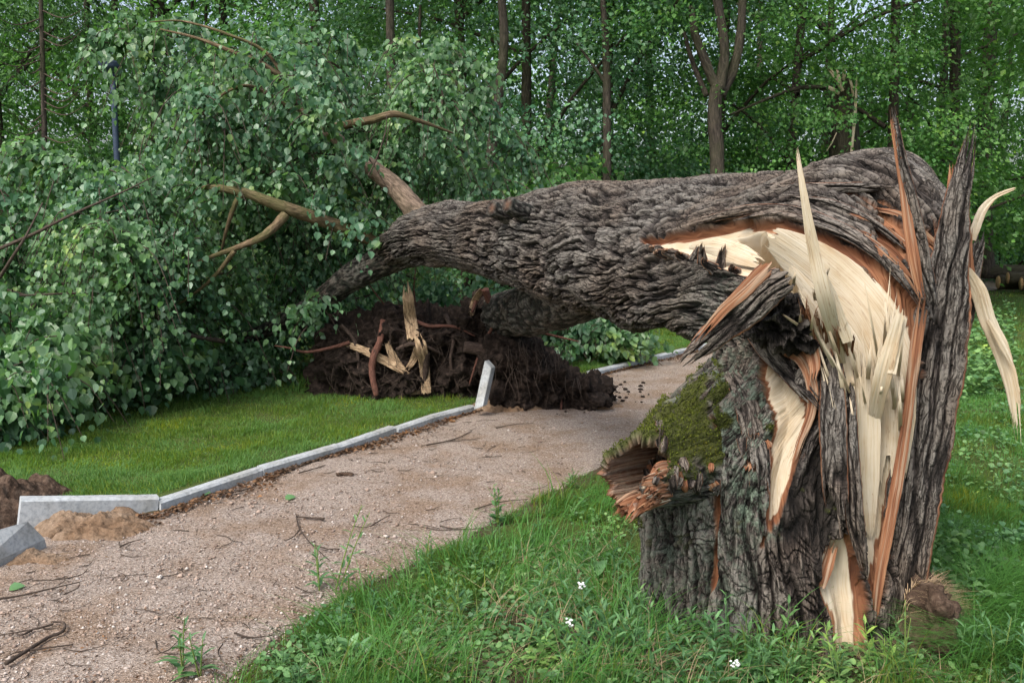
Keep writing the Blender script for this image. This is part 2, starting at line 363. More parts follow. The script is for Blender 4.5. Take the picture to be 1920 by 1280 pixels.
def build_ground():
    xs = np.concatenate([-np.geomspace(9, 420, 26)[::-1], np.arange(-8.9, 9.9, 0.07), np.geomspace(10, 420, 26)])
    ys = np.concatenate([[-60, -20, -5, 0, 1.2], np.arange(2.0, 14, 0.07), np.geomspace(14.1, 500, 60)])
    X, Y = np.meshgrid(xs, ys); Z = gz(X, Y)
    Z = Z + 0.008 * pn(X * 9, Y * 9, 1.7)
    earth = np.zeros(X.shape)
    for (px, py, r) in ((1130, 1200, 0.22), (1000, 1160, 0.15), (820, 1230, 0.2), (1640, 1230, 0.3), (900, 1280, 0.2), (1230, 1230, 0.25), (1850, 760, 0.35), (1440, 1230, 0.2)):
        g = gr(px, py); d = np.hypot(X - g[0], (Y - g[1]) * 1.0) + 0.08 * pn(X * 6, Y * 6, 5.5)
        earth = np.maximum(earth, ss(r * 1.25, r * 0.6, d))
    earth = np.maximum(earth, ss(-0.12, 0.0, poly_sd(X, Y, path_poly)))
    mesh_np('ground', np.stack([X, Y, Z], -1), grid_quads(len(ys), len(xs), False), None, M['ground'], attrs={'earth': earth.ravel()}).update_tag()
    o = bpy.data.objects['ground']; o['kind'] = 'structure'
    # path: strip between the kerb line and the grassy edge, ragged on the right
    n = 560; mcols = 90
    tl = np.linspace(0, len(KL) - 1, n); L = np.stack([np.interp(tl, np.arange(len(KL)), KLa[:, k]) for k in (0, 1)], -1)
    tr = np.linspace(0, len(RL) - 1, n); Rr = crom(RLa, tr)
    f = np.linspace(0, 1, mcols)[None, :, None]
    P = L[:, None] * (1 - f) + Rr[:, None] * f
    dirv = (Rr - L); dirv /= np.linalg.norm(dirv, axis=1)[:, None]
    edge = 0.12 * fbm(Rr[:, 0] * 2.5, Rr[:, 1] * 2.5, 8.8, 4)
    P[:, -12:] += (edge[:, None] * np.linspace(0, 1, 12)[None])[..., None] * dirv[:, None]
    z = 0.004 + 0.010 * fbm(P[..., 0] * 2.2, P[..., 1] * 2.2, 2.0, 4)
    z = z - 0.02 * ss(0.96, 1.0, f[..., 0])
    V = np.concatenate([P, z[..., None]], -1)
    mesh_np('path', V, grid_quads(n, mcols, False), None, M['gravel'])['kind'] = 'structure'
build_ground()

# ------------------------------------------------------------------ THE BROKEN TREE
TREE = thing('broken_tree', 'huge rough-barked tree snapped at the stump and bent over the path, pale torn wood exposed', 'tree', (gr(1420, 1180)[0], 3.5, 0))
# rings: outer edge A, inner edge B (pixels), Y, depth radius, direction of the depth axis (x, y)
RG = [((1712, 1240), (1185, 1240), 3.50, .42, (0, 1)),
      ((1700, 1150), (1198, 1150), 3.50, .41, (0, 1)),
      ((1695, 1050), (1207, 1050), 3.50, .40, (0, 1)),
      ((1690, 960), (1206, 960), 3.50, .39, (0, 1)),
      ((1698, 880), (1205, 880), 3.50, .38, (0, 1)),
      ((1706, 820), (1222, 815), 3.50, .37, (0, 1)),
      ((1716, 760), (1275, 755), 3.51, .36, (0, 1)),
      ((1730, 700), (1345, 700), 3.52, .35, (0, 1)),
      ((1748, 630), (1368, 655), 3.54, .34, (0, 1)),
      ((1778, 540), (1362, 635), 3.58, .34, (.1, 1)),
      ((1786, 440), (1345, 625), 3.66, .35, (.2, 1)),
      ((1745, 350), (1325, 618), 3.78, .36, (.35, .94)),
      ((1674, 288), (1303, 614), 3.92, .37, (.55, .83)),
      ((1566, 318), (1272, 607), 4.15, .37, (.7, .72)),
      ((1450, 344), (1232, 600), 4.42, .37, (.8, .6)),
      ((1345, 347), (1190, 600), 4.75, .37, (.8, .6)),
      ((1235, 350), (1135, 580), 5.1, .37, (.8, .6)),
      ((1130, 352), (1078, 572), 5.5, .36, (.8, .6)),
      ((1050, 360), (1012, 545), 5.85, .31, (.8, .6)),
      ((972, 374), (940, 513), 6.25, .26, (.8, .6)),
      ((900, 384), (866, 494), 6.6, .23, (.8, .6)),
      ((825, 392), (795, 486), 6.95, .21, (.8, .6)),
      ((782, 408), (758, 492), 7.2, .18, (.8, .6)),
      ((750, 432), (732, 494), 7.35, .14, (.8, .6)),
      ((732, 462), (722, 488), 7.42, .06, (.8, .6))]
K = []
for A, B, Y, r, d in RG:
    a = at(*A, Y); b_ = at(*B, Y); K.append(np.concatenate([(a + b_) / 2, (a - b_) / 2, np.array([d[0] * r, d[1] * r, 0])]))
K = np.array(K)
# distribute rows by length
tt = np.linspace(0, len(K) - 1, 1500); CC = crom(K, tt)
outer = CC[:, :3] + CC[:, 3:6] * 0.6
Lc = np.concatenate([[0], np.cumsum(np.linalg.norm(np.diff(outer, axis=0), axis=1) / (1 + 0.09 * np.maximum(tt[1:] - 12, 0)))])
NS, NU = 1400, 760
tkey = np.interp(np.linspace(0, Lc[-1], NS), Lc, tt)
KK = crom(K, tkey)
cen = KK[:, :3]; slen = np.concatenate([[0], np.cumsum(np.linalg.norm(np.diff(cen + KK[:, 3:6] * 0.3, axis=0), axis=1))])
th = np.linspace(0, 2 * np.pi, NU, endpoint=False)
th = th + 0.42 * np.sin(th - np.pi / 2)      # finer towards the path side
ct, st_ = np.cos(th), np.sin(th)
BASE = cen[:, None] + ct[None, :, None] * KK[:, None, 3:6] + st_[None, :, None] * KK[:, None, 6:9]
S = slen[:, None] + 0 * th[None]
fl = 1 + 0.0 * S
# large form: flutes, bulges
tk2 = tkey[:, None] + 0 * th[None]
NRM = grid_normals(BASE)
chk = NRM[80, NU * 3 // 4]
if chk[1] > 0: NRM = -NRM
cx_, cy_ = ct[None] * 0.45, st_[None] * 0.45
lump = 0.035 * fbm(cx_ * 3.2, cy_ * 3.2, S * 1.6, 3) 
lump = lump + 0.02 * np.cos(5 * th[None] + 1.0 + 0.8 * S) * ss(8, 0, tk2)      # root flutes
lump = lump + 0.07 * ss(1.6, 0, tk2)
BASE = BASE + NRM * lump[..., None]
# bark relief
wav = ss(9, 15, tk2)
tw = 0.35 * S * wav * 0.3
cx = np.cos(th[None] + tw) * 0.45; cy = np.sin(th[None] + tw) * 0.45
wr = (0.012 + 0.034 * wav)
w1 = fbm(cx * 4, cy * 4, S * 4.0, 3) * wr; w2 = fbm(cx * 4 + 9, cy * 4, S * 4.0, 3) * wr
fz = 2.0 + 0.3 * wav
n1 = pn((cx + w1) * 19, (cy + w2) * 19, S * fz); n1b = pn((cx + w1) * 44 + 5, (cy + w2) * 44, S * fz * 2.0)
n1d = pn((cx + w1) * 95 + 5, (cy + w2) * 95, S * fz * 3.0)
n1c = pn((cx + w1) * 80 + 5, (cy + w2) * 80, S * 16)
h1 = np.clip(np.abs(n1) / 0.22, 0, 1) ** 0.7; h2 = np.clip(np.abs(n1b) / 0.20, 0, 1) ** 0.6; h4 = np.clip(np.abs(n1d) / 0.2, 0, 1) ** 0.6; h3 = ss(-0.5, 0.5, n1c)
cross = ss(0.02, 0.10, np.abs(pn(cx * 9 + 3, cy * 9, S * 17 + 3 * pn(cx * 16, cy * 16, S * 3))))
H = h1 * (0.45 + 0.30 * h2 + 0.17 * h4 + 0.10 * h3) * (1 - 0.38 * (1 - .8 * wav) * (1 - cross))
stp = pn((cx + w1) * 26 + 3, (cy + w2) * 26, S * 4.5 - 1.8 * S * wav); stp = 0.22 * ss(-.05, .02, stp) + 0.16 * ss(.25, .31, stp) - .16
H = np.clip(H * 1.05 + stp, 0, 1)
bark_d = 0.042 * (1 - 0.35 * ss(15, 24, tk2))
PX, PY = proj(BASE)
view = CAMP - BASE; view /= np.linalg.norm(view, axis=-1, keepdims=True)
front = (NRM * view).sum(-1) > -0.12
fibre = pn(cx * 60, cy * 60, S * 3.5) * 0.6 + pn(cx * 28 + 4, cy * 28, S * 2.2) * 1.0 + 0.35 * pn(cx * 120, cy * 120, S * 12)
ragged = pn(cx * 14, cy * 14, S * 10)
WOOD = np.zeros(PX.shape); ORA = np.zeros(PX.shape); DEP = np.zeros(PX.shape)
# polygons of bare wood: (outline, orange band width px, depth of the recess m, raggedness px)
WP = [([(1432, 640), (1470, 650), (1500, 735), (1512, 775), (1500, 835), (1482, 895), (1458, 960), (1430, 1018), (1440, 950), (1441, 900), (1447, 850), (1452, 795), (1436, 720)], 5, .055, 9),
      ([(1585, 630), (1712, 610), (1706, 740), (1690, 850), (1668, 950), (1642, 1060), (1634, 1128), (1628, 1060), (1620, 980), (1610, 880), (1600, 780), (1594, 700)], 9, .09, 7),
      ([(1556, 1012), (1588, 1006), (1605, 1060), (1618, 1120), (1612, 1225), (1590, 1262), (1575, 1240), (1570, 1170), (1552, 1120), (1538, 1095), (1546, 1050)], 7, .055, 9),
      ([(1436, 430), (1500, 442), (1560, 470), (1630, 520), (1685, 580), (1712, 625), (1700, 700), (1590, 700), (1470, 600), (1400, 560), (1440, 500)], 3, .13, 4),
      ([(1215, 458), (1280, 452), (1345, 438), (1400, 424), (1450, 430), (1470, 520), (1420, 520), (1360, 505), (1310, 480), (1262, 466)], 5, .07, 4)]
def rim(poly, band, dep, rag, only_ora=False):
    global WOOD, ORA, DEP
    x0 = min(p[0] for p in poly) - 60; x1 = max(p[0] for p in poly) + 60; y0 = min(p[1] for p in poly) - 60; y1 = max(p[1] for p in poly) + 60
    m = front & (PX > x0) & (PX < x1) & (PY > y0) & (PY < y1)
    sdv = poly_sd(PX[m], PY[m], poly) + rag * 0.9 * fibre[m] + rag * 0.5 * ragged[m]
    if only_ora:
        ORA[m] = np.maximum(ORA[m], ss(0, 2.5, sdv)); DEP[m] = np.maximum(DEP[m], dep * ss(0, 5, sdv)); return
    ORA[m] = np.maximum(ORA[m], ss(-band * 1.3, -band * 1.3 + 2, sdv))
    WOOD[m] = np.maximum(WOOD[m], ss(0, 2, sdv))
    DEP[m] = np.maximum(DEP[m], 0.02 * ss(-band, -band + 3, sdv) + (dep - 0.02) * ss(0, 14 + dep * 300, sdv))
OP = [([(1330, 440), (1400, 420), (1480, 424), (1560, 450), (1640, 488), (1700, 540), (1738, 600), (1742, 660), (1725, 720), (1712, 640), (1690, 590), (1640, 530), (1560, 475), (1480, 440), (1400, 428)], .022, 4),
      ([(1590, 372), (1650, 385), (1700, 420), (1775, 470), (1780, 500), (1740, 490), (1700, 500), (1650, 470), (1600, 420), (1630, 410)], .02, 34),
      ([(1620, 430), (1700, 470), (1770, 540), (1770, 580), (1730, 560), (1690, 520), (1640, 480)], .02, 26),
      ([(1340, 790), (1352, 790), (1358, 880), (1356, 980), (1346, 1090), (1336, 1110), (1343, 1000), (1340, 900)], .02, 5),
      ([(1395, 830), (1420, 850), (1415, 880), (1395, 872)], .012, 8), ([(1262, 900), (1330, 890), (1335, 915), (1262, 925)], .012, 10),
      ([(1412, 780), (1440, 795), (1436, 822), (1412, 812)], .012, 8), ([(1640, 640), (1660, 640), (1650, 1100), (1636, 1160)], .0, 4)]
for p, dp, rg in OP: rim(p, 0, dp, rg, True)
for p, bd, dp, rg in WP: rim(p, bd, dp, rg)
# the dark hollow inside the bend
hol = [(1375, 440), (1430, 432), (1452, 470), (1480, 500), (1490, 530), (1450, 530), (1415, 500), (1395, 470)]
m = front & (PX > 1320) & (PX < 1540) & (PY > 380) & (PY < 580)
hs = np.zeros(PX.shape); hs[m] = ss(-2, 10, poly_sd(PX[m], PY[m], hol) + 4 * fibre[m])
DEP = DEP + 0.20 * hs
WOOD = np.clip(WOOD, 0, 1) ; ORA = np.clip(ORA, 0, 1); bare = np.maximum(WOOD, ORA)
# moss and lichen on the shoulder of the stump
moss = np.zeros(PX.shape); lich = np.zeros(PX.shape)
mp = [(1190, 830), (1240, 770), (1300, 735), (1360, 715), (1372, 760), (1340, 800), (1330, 850), (1300, 870), (1260, 890), (1235, 930), (1200, 930)]
mm = front & (PX > 1100) & (PX < 1500)
mn = fbm(BASE[..., 0] * 14, BASE[..., 1] * 14, BASE[..., 2] * 14, 3)
moss[mm] = ss(-6, 12, poly_sd(PX[mm], PY[mm], mp) + 46 * mn[mm])
moss = np.maximum(moss, ss(0.3, 0.7, mn + 0.6 * ss(1205 + 55, 1205, PX) - 0.25) * ss(700, 760, PY) * ss(1100, 900, PY) * front)
lp = [(1345, 700), (1440, 690), (1450, 800), (1440, 1000), (1400, 1010), (1360, 880), (1340, 800)]
lich[mm] = ss(-30, 20, poly_sd(PX[mm], PY[mm], lp) + 14 * mn[mm]) * 0.9
lich = np.maximum(lich, 0.35 * ss(14, 9, tk2) * (PX < 1420))
moss = moss * (1 - bare) * ss(0.12, 0.3, H + 0.35 * mn + 0.15)
disp = (1 - bare) * (H * bark_d) - bare * 0.0 - DEP
disp = disp + WOOD * (0.004 * fibre + 0.006 * pn(cx * 18, cy * 18, S * 1.2)) + (1 - WOOD) * ORA * (0.005 * fibre + 0.002 * n1c) + moss * 0.012
frg = (1 - WOOD) * ss(0.0, 0.5, mn) * 0
POS = BASE + NRM * disp[..., None]
V = POS.reshape(-1, 3); Q = grid_quads(NS, NU)
cap0 = len(V); V = np.concatenate([V, [POS[-1].mean(0)]])
Tt = np.array([(cap0, (NS - 1) * NU + (j + 1) % NU, (NS - 1) * NU + j) for j in range(NU)])
tm = np.stack([H, WOOD, ORA], -1).reshape(-1, 3); tm = np.concatenate([tm, [[0.5, 0, 0]]])
uvs = np.stack([th[None] * 0.42 + 0 * S, S], -1).reshape(-1, 2); uvs = np.concatenate([uvs, [[0, 0]]])
trunk = mesh_np('trunk', V, Q, Tt, M['tree'], TREE, True, uvs, {'tm': tm, 'moss': np.append(moss.ravel(), 0), 'lichen': np.append(lich.ravel(), 0)})
# coarse surface for placing things on
cs = POS[::6, ::6]; cq = grid_quads(cs.shape[0], cs.shape[1])
BVH = BVHTree.FromPolygons([tuple(v) for v in cs.reshape(-1, 3)], [tuple(q) for q in cq.tolist()])
def hit(px, py, off=0.0, Yd=None):
    d = rayd(px, py); dn = d / np.linalg.norm(d)
    h = BVH.ray_cast(Vector(CAMP), Vector(dn))
    if h[0] is None: return at(px, py, (Yd or 3.5) - off)
    return np.array(h[0]) - dn * off
print('trunk done')

def piece(name, pts, widths, thick, kind='wood', nu=26, ns=90, jag=(0.0, 0.25), face=None, parent=None, label=None, curl=0.0, both=None, rough=1.0, seed=None):
    """a torn strip or slab of tree: fibres along pts, ragged ends; kind: wood / bark (bark outside, wood behind) / orange"""
    sdv = random.random() * 50 if seed is None else seed
    pts = np.asarray(pts, float); n = len(pts); t = np.linspace(0, n - 1, ns)
    C = crom(pts, t); wdt = np.interp(t, np.linspace(0, n - 1, len(widths)), widths)
    T = np.gradient(C, axis=0); T /= np.linalg.norm(T, axis=1)[:, None]
    fdir = (CAMP - C) if face is None else np.broadcast_to(np.asarray(face, float), C.shape)
    side = np.cross(T, fdir); side /= np.linalg.norm(side, axis=1)[:, None]; nor = np.cross(side, T)
    L = np.concatenate([[0], np.cumsum(np.linalg.norm(np.diff(C, axis=0), axis=1))]); Lt = L[-1]
    m2 = nu * 2; x = np.concatenate([np.linspace(-1, 1, nu), np.linspace(1, -1, nu)]); isf = np.concatenate([np.ones(nu), np.zeros(nu)])
    ex = np.clip(1 - np.abs(x), 0, 1)
    lens = np.clip(0.5 + 0.9 * pn(x * 3.5 + sdv, sdv, 0.3) + 0.45 * pn(x * 11 + sdv, sdv, 2.3), 0, 1)
    lens0 = np.clip(0.5 + 0.9 * pn(x * 3.5 + sdv, sdv + 7, 0.3) + 0.45 * pn(x * 11 + sdv, sdv + 5, 2.3), 0, 1)
    s0 = Lt * jag[0] * lens0; s1 = Lt * (1 - jag[1] * lens)
    se = np.clip(L[:, None], s0[None], s1[None])
    def ip(a): return np.stack([np.interp(se.ravel(), L, a[:, k]).reshape(se.shape) for k in range(3)], -1)
    Ci, Si, Ni = ip(C), ip(side), ip(nor); wi = np.interp(se.ravel(), L, wdt).reshape(se.shape)
    hw = wi / 2 * (1 + 0.10 * rough * pn(x * 0.3 + sdv, se * 9, 1.0) + 0.05 * rough * pn(np.sign(x) * 3 + sdv, se * 38, 1.0))
    th_ = thick * np.minimum(1, wi / (max(widths) * 0.5)) * (0.7 + 0.3 * np.sqrt(ex))[None]
    u = x[None] * wi / 2
    fib = pn(u * 110 + sdv, sdv, se * 3.0) + 0.6 * pn(u * 260 + sdv, sdv, se * 7)
    if kind == 'bark':
        nb = pn(u * 30 + sdv + 0.35 * pn(u * 8, se * 6, sdv), sdv, se * 2.2); nb2 = pn(u * 85 + sdv, sdv, se * 7); nb3 = pn(u * 20 + 7, se * 26, sdv)
        Hh = np.clip(np.clip(np.abs(nb) / .22, 0, 1) ** .7 * (0.5 + 0.5 * np.clip(np.abs(nb2) / .2, 0, 1) ** .6) * (.7 + .3 * ss(0, .06, np.abs(nb3))) + 0.16 * ss(-.05, .05, pn(u * 34, se * 9, sdv)), 0, 1)
        dz = np.where(isf[None] > 0, th_ / 2 + Hh * min(0.022, thick * 0.6) * ex[None] ** 0.3, -th_ / 2 + 0.003 * fib)
        wd = np.where(isf[None] > 0, 0, 0.25) + 0 * se; orr = np.where(isf[None] > 0, ss(0.10, 0.02, ex[None] + 0.05 * fib), 1.0) + 0 * se
    else:
        Hh = 0 * se + 0.5
        dz = np.where(isf[None] > 0, 1, -1) * (th_ / 2 + 0.0022 * rough * fib * (thick / 0.02) ** 0.5)
        if kind == 'wood': wd = 1 + 0 * se; orr = 0 * se
        else: wd = ss(0.1, 0.6, fib) * 0.35; orr = 1 + 0 * se
    dz = dz - curl * (x[None] ** 2) * wi / 2
    P = Ci + Si * (x[None] * hw)[..., None] + Ni * dz[..., None]
    V = P.reshape(-1, 3); Q = grid_quads(ns, m2)
    uv = np.stack([u + sdv, se], -1).reshape(-1, 2)
    o = mesh_np(name, V, Q, None, M['tree'], parent or TREE, True, uv, {'tm': np.stack([Hh, np.clip(wd, 0, 1), np.clip(orr, 0, 1)], -1).reshape(-1, 3), 'moss': np.zeros(len(V)), 'lichen': np.zeros(len(V))})
    if label: o['label'] = label
    return o

def pillow(name, poly, Y, df, db, mat, parent=None, n=(90, 150), amp=0.03, freq=6, pw=0.7, cen=None, origin=None, tmk=None, ridge=0.0, oct=5, tilt=0.0):
    poly = np.asarray(poly, float); c = poly.mean(0) if cen is None else np.asarray(cen, float)
    nv, nu = n; ph = np.linspace(0, 2 * np.pi, nu, endpoint=False)
    Rr = np.zeros(nu)
    for k, a in enumerate(ph):
        dx, dy = math.cos(a), math.sin(a); best = 5
        for i in range(len(poly)):
            p = poly[i] - c; q = poly[(i + 1) % len(poly)] - c; e = q - p
            den = dx * e[1] - dy * e[0]
            if abs(den) < 1e-9: continue
            t = (p[0] * e[1] - p[1] * e[0]) / den; s = (p[0] * dy - p[1] * dx) / den
            if t > 0 and -1e-6 <= s <= 1 + 1e-6: best = max(best, t)
        Rr[k] = best
    C = at(c[0], c[1], Y)
    edge = np.array([at(c[0] + Rr[k] * math.cos(ph[k]), c[1] + Rr[k] * math.sin(ph[k]), Y) for k in range(nu)]) - C
    ps = np.linspace(0.02, np.pi - 0.02, nv)
    q = np.sin(ps) ** pw; d = np.cos(ps); d = np.sign(d) * np.abs(d) ** 0.9
    P = C + q[:, None, None] * edge[None] + np.array([0, -1, 0])[None, None] * (np.where(d > 0, df, db) * d)[:, None, None]
    P[..., 1] += tilt * (P[..., 2] - C[2])
    N_ = grid_normals(P); 
    if N_[nv // 4].mean(0)[1] > 0: N_ = -N_
    f = freq; nz = fbm(P[..., 0] * f, P[..., 1] * f, P[..., 2] * f, oct, 0.55)
    if ridge: nz = nz - ridge * np.abs(pn(P[..., 0] * f * 1.7, P[..., 1] * f * 1.7, P[..., 2] * f * 1.7)) * 2
    P = P + N_ * (amp * nz)[..., None]
    V = P.reshape(-1, 3); Q = grid_quads(nv, nu)
    T_ = []; V = np.concatenate([V, [P[0].mean(0), P[-1].mean(0)]]); k0 = nv * nu
    for j in range(nu): T_ += [(k0, j, (j + 1) % nu), (k0 + 1, (nv - 1) * nu + (j + 1) % nu, (nv - 1) * nu + j)]
    at_ = None
    if tmk is not None:
        Hh = ss(-0.7, 0.7, nz); a = tmk(P, Hh); a = np.concatenate([a.reshape(-1, 3), [[0, 0, 0], [0, 0, 0]]])
        at_ = {'tm': a, 'moss': np.zeros(len(V)), 'lichen': np.zeros(len(V))}
    return mesh_np(name, V, Q, T_, mat, parent, True, np.zeros((len(V), 2)) if tmk is None else np.concatenate([np.stack([P[..., 0], P[..., 2]], -1).reshape(-1, 2), [[0, 0], [0, 0]]]), at_, origin)

# lower fork of the trunk, going down behind the root plate
def bark_tube(name, pts, rad, parent, nu=90, ns=200, depth=0.02, fu=17, fs=4.5, wob=0.03, mat=None):
    pts = np.asarray(pts, float); t = np.linspace(0, len(pts) - 1, ns); C = crom(pts, t); r = np.interp(t, np.arange(len(rad)), rad)
    T = np.gradient(C, axis=0); T /= np.linalg.norm(T, axis=1)[:, None]
    up = np.array([0.1, 0.2, 0.97]) if abs(T[:, 2]).mean() < 0.7 else np.array([0.97, 0.2, 0.1])
    a = np.cross(T, up); a /= np.linalg.norm(a, axis=1)[:, None]; b = np.cross(T, a)
    th = np.linspace(0, 2 * np.pi, nu, endpoint=False); L = np.concatenate([[0], np.cumsum(np.linalg.norm(np.diff(C, axis=0), axis=1))])[:, None]
    cx, cy = np.cos(th)[None] * r[:, None], np.sin(th)[None] * r[:, None]
    w_ = fbm(cx * 5, cy * 5, L * 5, 2) * wob
    n1 = pn((cx + w_) * fu, cy * fu, L * fs + pts[0][0]); n2 = pn((cx + w_) * fu * 2.2, cy * fu * 2.2, L * fs * 2.4)
    H = np.clip(ss(0, .3, np.abs(n1)) * (.6 + .4 * ss(0, .3, np.abs(n2))) + 0.15 * pn(cx * 40, cy * 40, L * 12), 0, 1)
    rr = r[:, None] * (1 + 0.12 * pn(cx * 3, cy * 3, L * 2)) + H * depth - depth * 0.4
    P = C[:, None] + rr[..., None] * (np.cos(th)[None, :, None] * a[:, None] + np.sin(th)[None, :, None] * b[:, None])
    V = P.reshape(-1, 3); V = np.concatenate([V, [C[0], C[-1]]]); T_ = []
    for j in range(nu): T_ += [(ns * nu, (j + 1) % nu, j), (ns * nu + 1, (ns - 1) * nu + j, (ns - 1) * nu + (j + 1) % nu)]
    tmv = np.concatenate([np.stack([H, 0 * H, 0 * H], -1).reshape(-1, 3), [[0.5, 0, 0], [0.6, 0, 0.55]]])
    uv = np.concatenate([np.stack([th[None] * r.mean() + 0 * L, L + 0 * th[None]], -1).reshape(-1, 2), [[0, 0], [0, 0]]])
    return mesh_np(name, V, grid_quads(ns, nu), T_, mat or M['tree'], parent, True, uv, {'tm': tmv, 'moss': np.zeros(len(V)), 'lichen': np.full(len(V), 0.15)})
o = bark_tube('limb', [at(1150, 500, 5.5), at(1085, 535, 5.8), at(1035, 565, 6.3), at(985, 583, 7.0), at(925, 597, 8.1), at(880, 615, 9.2)], [.26, .225, .195, .19, .19, .17], TREE)
o['label'] = 'thick lower limb running down behind the root plate'
bark_tube('limb', [at(800, 425, 7.1), at(770, 385, 7.15), at(738, 348, 7.25), at(700, 318, 7.35), at(640, 268, 7.5), at(585, 220, 7.6), at(552, 185, 7.7), at(535, 150, 7.7)], [.11, .085, .075, .07, .05, .042, .038, .03], TREE, 40, 160, .005, 40, 9, mat=M['branch_brown'])
bark_tube('limb', [at(745, 475, 7.3), at(700, 498, 7.4), at(655, 522, 7.5), at(610, 558, 7.7), at(540, 600, 8.0), at(450, 640, 8.3)], [.135, .12, .11, .095, .075, .05], TREE, 50, 160, .010, 30, 7)
bark_tube('limb', [at(735, 460, 7.3), at(672, 438, 7.3), at(600, 412, 7.15), at(530, 388, 7.0), at(452, 360, 6.95), at(380, 350, 7.0)], [.07, .055, .05, .045, .035, .02], TREE, 36, 150, .004, 50, 9, mat=M['branch'])
# small stubs of sawn branches
for (px, py) in ((962, 408), (992, 402)):
    c = hit(px, py, -0.05, 6.3); bark_tube('sawn_stub', [c, c + np.array([-0.07, -0.06, 0.03]), c + np.array([-0.13, -0.11, 0.055])], [.06, .052, .048], TREE, 36, 40, .006, 40, 9)
# --- torn pieces around the break
HP = hit
# hollow broken stub on the left shoulder
def stub():
    nS, nU = 150, 220
    c0, c1 = at(1395, 862, 3.62), at(1168, 905, 2.98)
    t = np.linspace(0, 1, nS)[:, None]; th = np.linspace(0, 2 * np.pi, nU, endpoint=False)[None]
    ax = c1 - c0; L = np.linalg.norm(ax); ax = ax / L
    up = np.array([0, 0, 1.0]); b = np.cross(ax, up); b /= np.linalg.norm(b); u2 = np.cross(b, ax)
    # outer wall 0..0.55, rim, inner wall back
    out = t < 0.6; s = np.where(out, t / 0.6, 1 - (t - 0.6) / 0.4)
    end = 0.97 + 0.09 * pn(np.cos(th) * 1.7, np.sin(th) * 1.7, 4.6) + 0.05 * pn(np.cos(th) * 4, np.sin(th) * 4, 9.0) + 0.03 * pn(np.cos(th) * 11, np.sin(th) * 11, 1.0) + 0.006 * pn(np.cos(th) * 40, np.sin(th) * 40, 1.0) - 0.10 * ss(-0.2, 1, np.sin(th))
    ro = 0.30 - 0.155 * s ** .8 + 0.012 * pn(np.cos(th) * 3, np.sin(th) * 3, s * 2)
    inn_ = 0.35
    hb = np.clip(ss(0, .3, np.abs(pn(np.cos(th) * 5, np.sin(th) * 5, s * 3))) + 0.3 * pn(np.cos(th) * 9, np.sin(th) * 9, s * 9), 0, 1)
    fi = pn(np.cos(th) * 14, np.sin(th) * 14, s * 1.2) + 0.5 * pn(np.cos(th) * 34, np.sin(th) * 34, s * 2)
    r = np.where(out, ro + 0.016 * hb, np.minimum(ro - 0.022, 0.15) * (0.62 + 0.38 * s ** 0.5) + 0.004 * fi)
    sc = np.where(out, s * end, (-0.1 + 1.1 * s) * end)
    P = c0 + ax * (sc * L)[..., None] + r[..., None] * (np.cos(th)[..., None] * b * 0.72 + np.sin(th)[..., None] * u2 * np.where(np.sin(th) < 0, .55 - .1 * (1 - np.minimum(s, 1)), 1.0)[..., None])
    wood = np.where(out, 0, 0.30 * ss(0.1, 0.7, fi + 0.3)) + 0 * th; ora = np.where(out, ss(0.93, 0.97, s + 0.04 * fi - 0.2 * ss(0, .5, np.sin(th))), np.clip(0.5 + 0.35 * fi, 0.2, 0.8)) + 0 * th
    mo = np.where(out, ss(-0.1, 0.35, np.sin(th) + 0.5 * pn(P[..., 0] * 14, P[..., 1] * 14, P[..., 2] * 14)), 0) * (1 - ora)
    P = P + (mo * 0.012)[..., None] * u2
    V = P.reshape(-1, 3); V = np.concatenate([V, [P[-1].mean(0)]])
    T_ = [(nS * nU, (nS - 1) * nU + (j + 1) % nU, (nS - 1) * nU + j) for j in range(nU)]
    f = lambda a: np.append(np.broadcast_to(a, (nS, nU)).ravel(), 0)
    o = mesh_np('broken_stub', V, grid_quads(nS, nU), T_, M['tree'], TREE, True, np.concatenate([np.stack([th * .15 + 0 * s, s * L + 0 * th], -1).reshape(-1, 2), [[0, 0]]]),
            {'tm': np.stack([f(hb + 0 * th), f(wood), f(ora)], -1), 'moss': f(mo), 'lichen': f(0 * mo + .3)})
    o['label'] = 'mossy hollow stub with torn orange rim on the left shoulder of the stump'
    return P, mo
SP, SMO = stub()
# torn chunks round the lower left of the stub's rim
_rim = int(.6 * SP.shape[0]) - 1; _ax = SP[_rim].mean(0) - SP[5].mean(0); _ax /= np.linalg.norm(_ax); _rc = SP[_rim].mean(0)
for q in range(20):
    ang = random.Random(q).uniform(math.pi * .82, math.pi * 1.6); k_ = int(ang / (2 * math.pi) * SP.shape[1]) % SP.shape[1]; rp = SP[_rim, k_]
    rq = random.Random(q + 50); inw = (_rc - rp); inw /= np.linalg.norm(inw); ln_ = rq.uniform(.02, .075)
    piece('splinter', [rp - _ax * .07 + inw * .012, rp - _ax * .01 + inw * .008, rp + _ax * ln_ + inw * rq.uniform(-.02, .03) + np.array([0, 0, rq.uniform(-.02, .005)])], [.05, rq.uniform(.03, .06), rq.uniform(.012, .035)], rq.uniform(.010, .022), 'orange' if q not in (3, 11) else 'wood', 20, 50, (0, rq.uniform(.2, .5)))

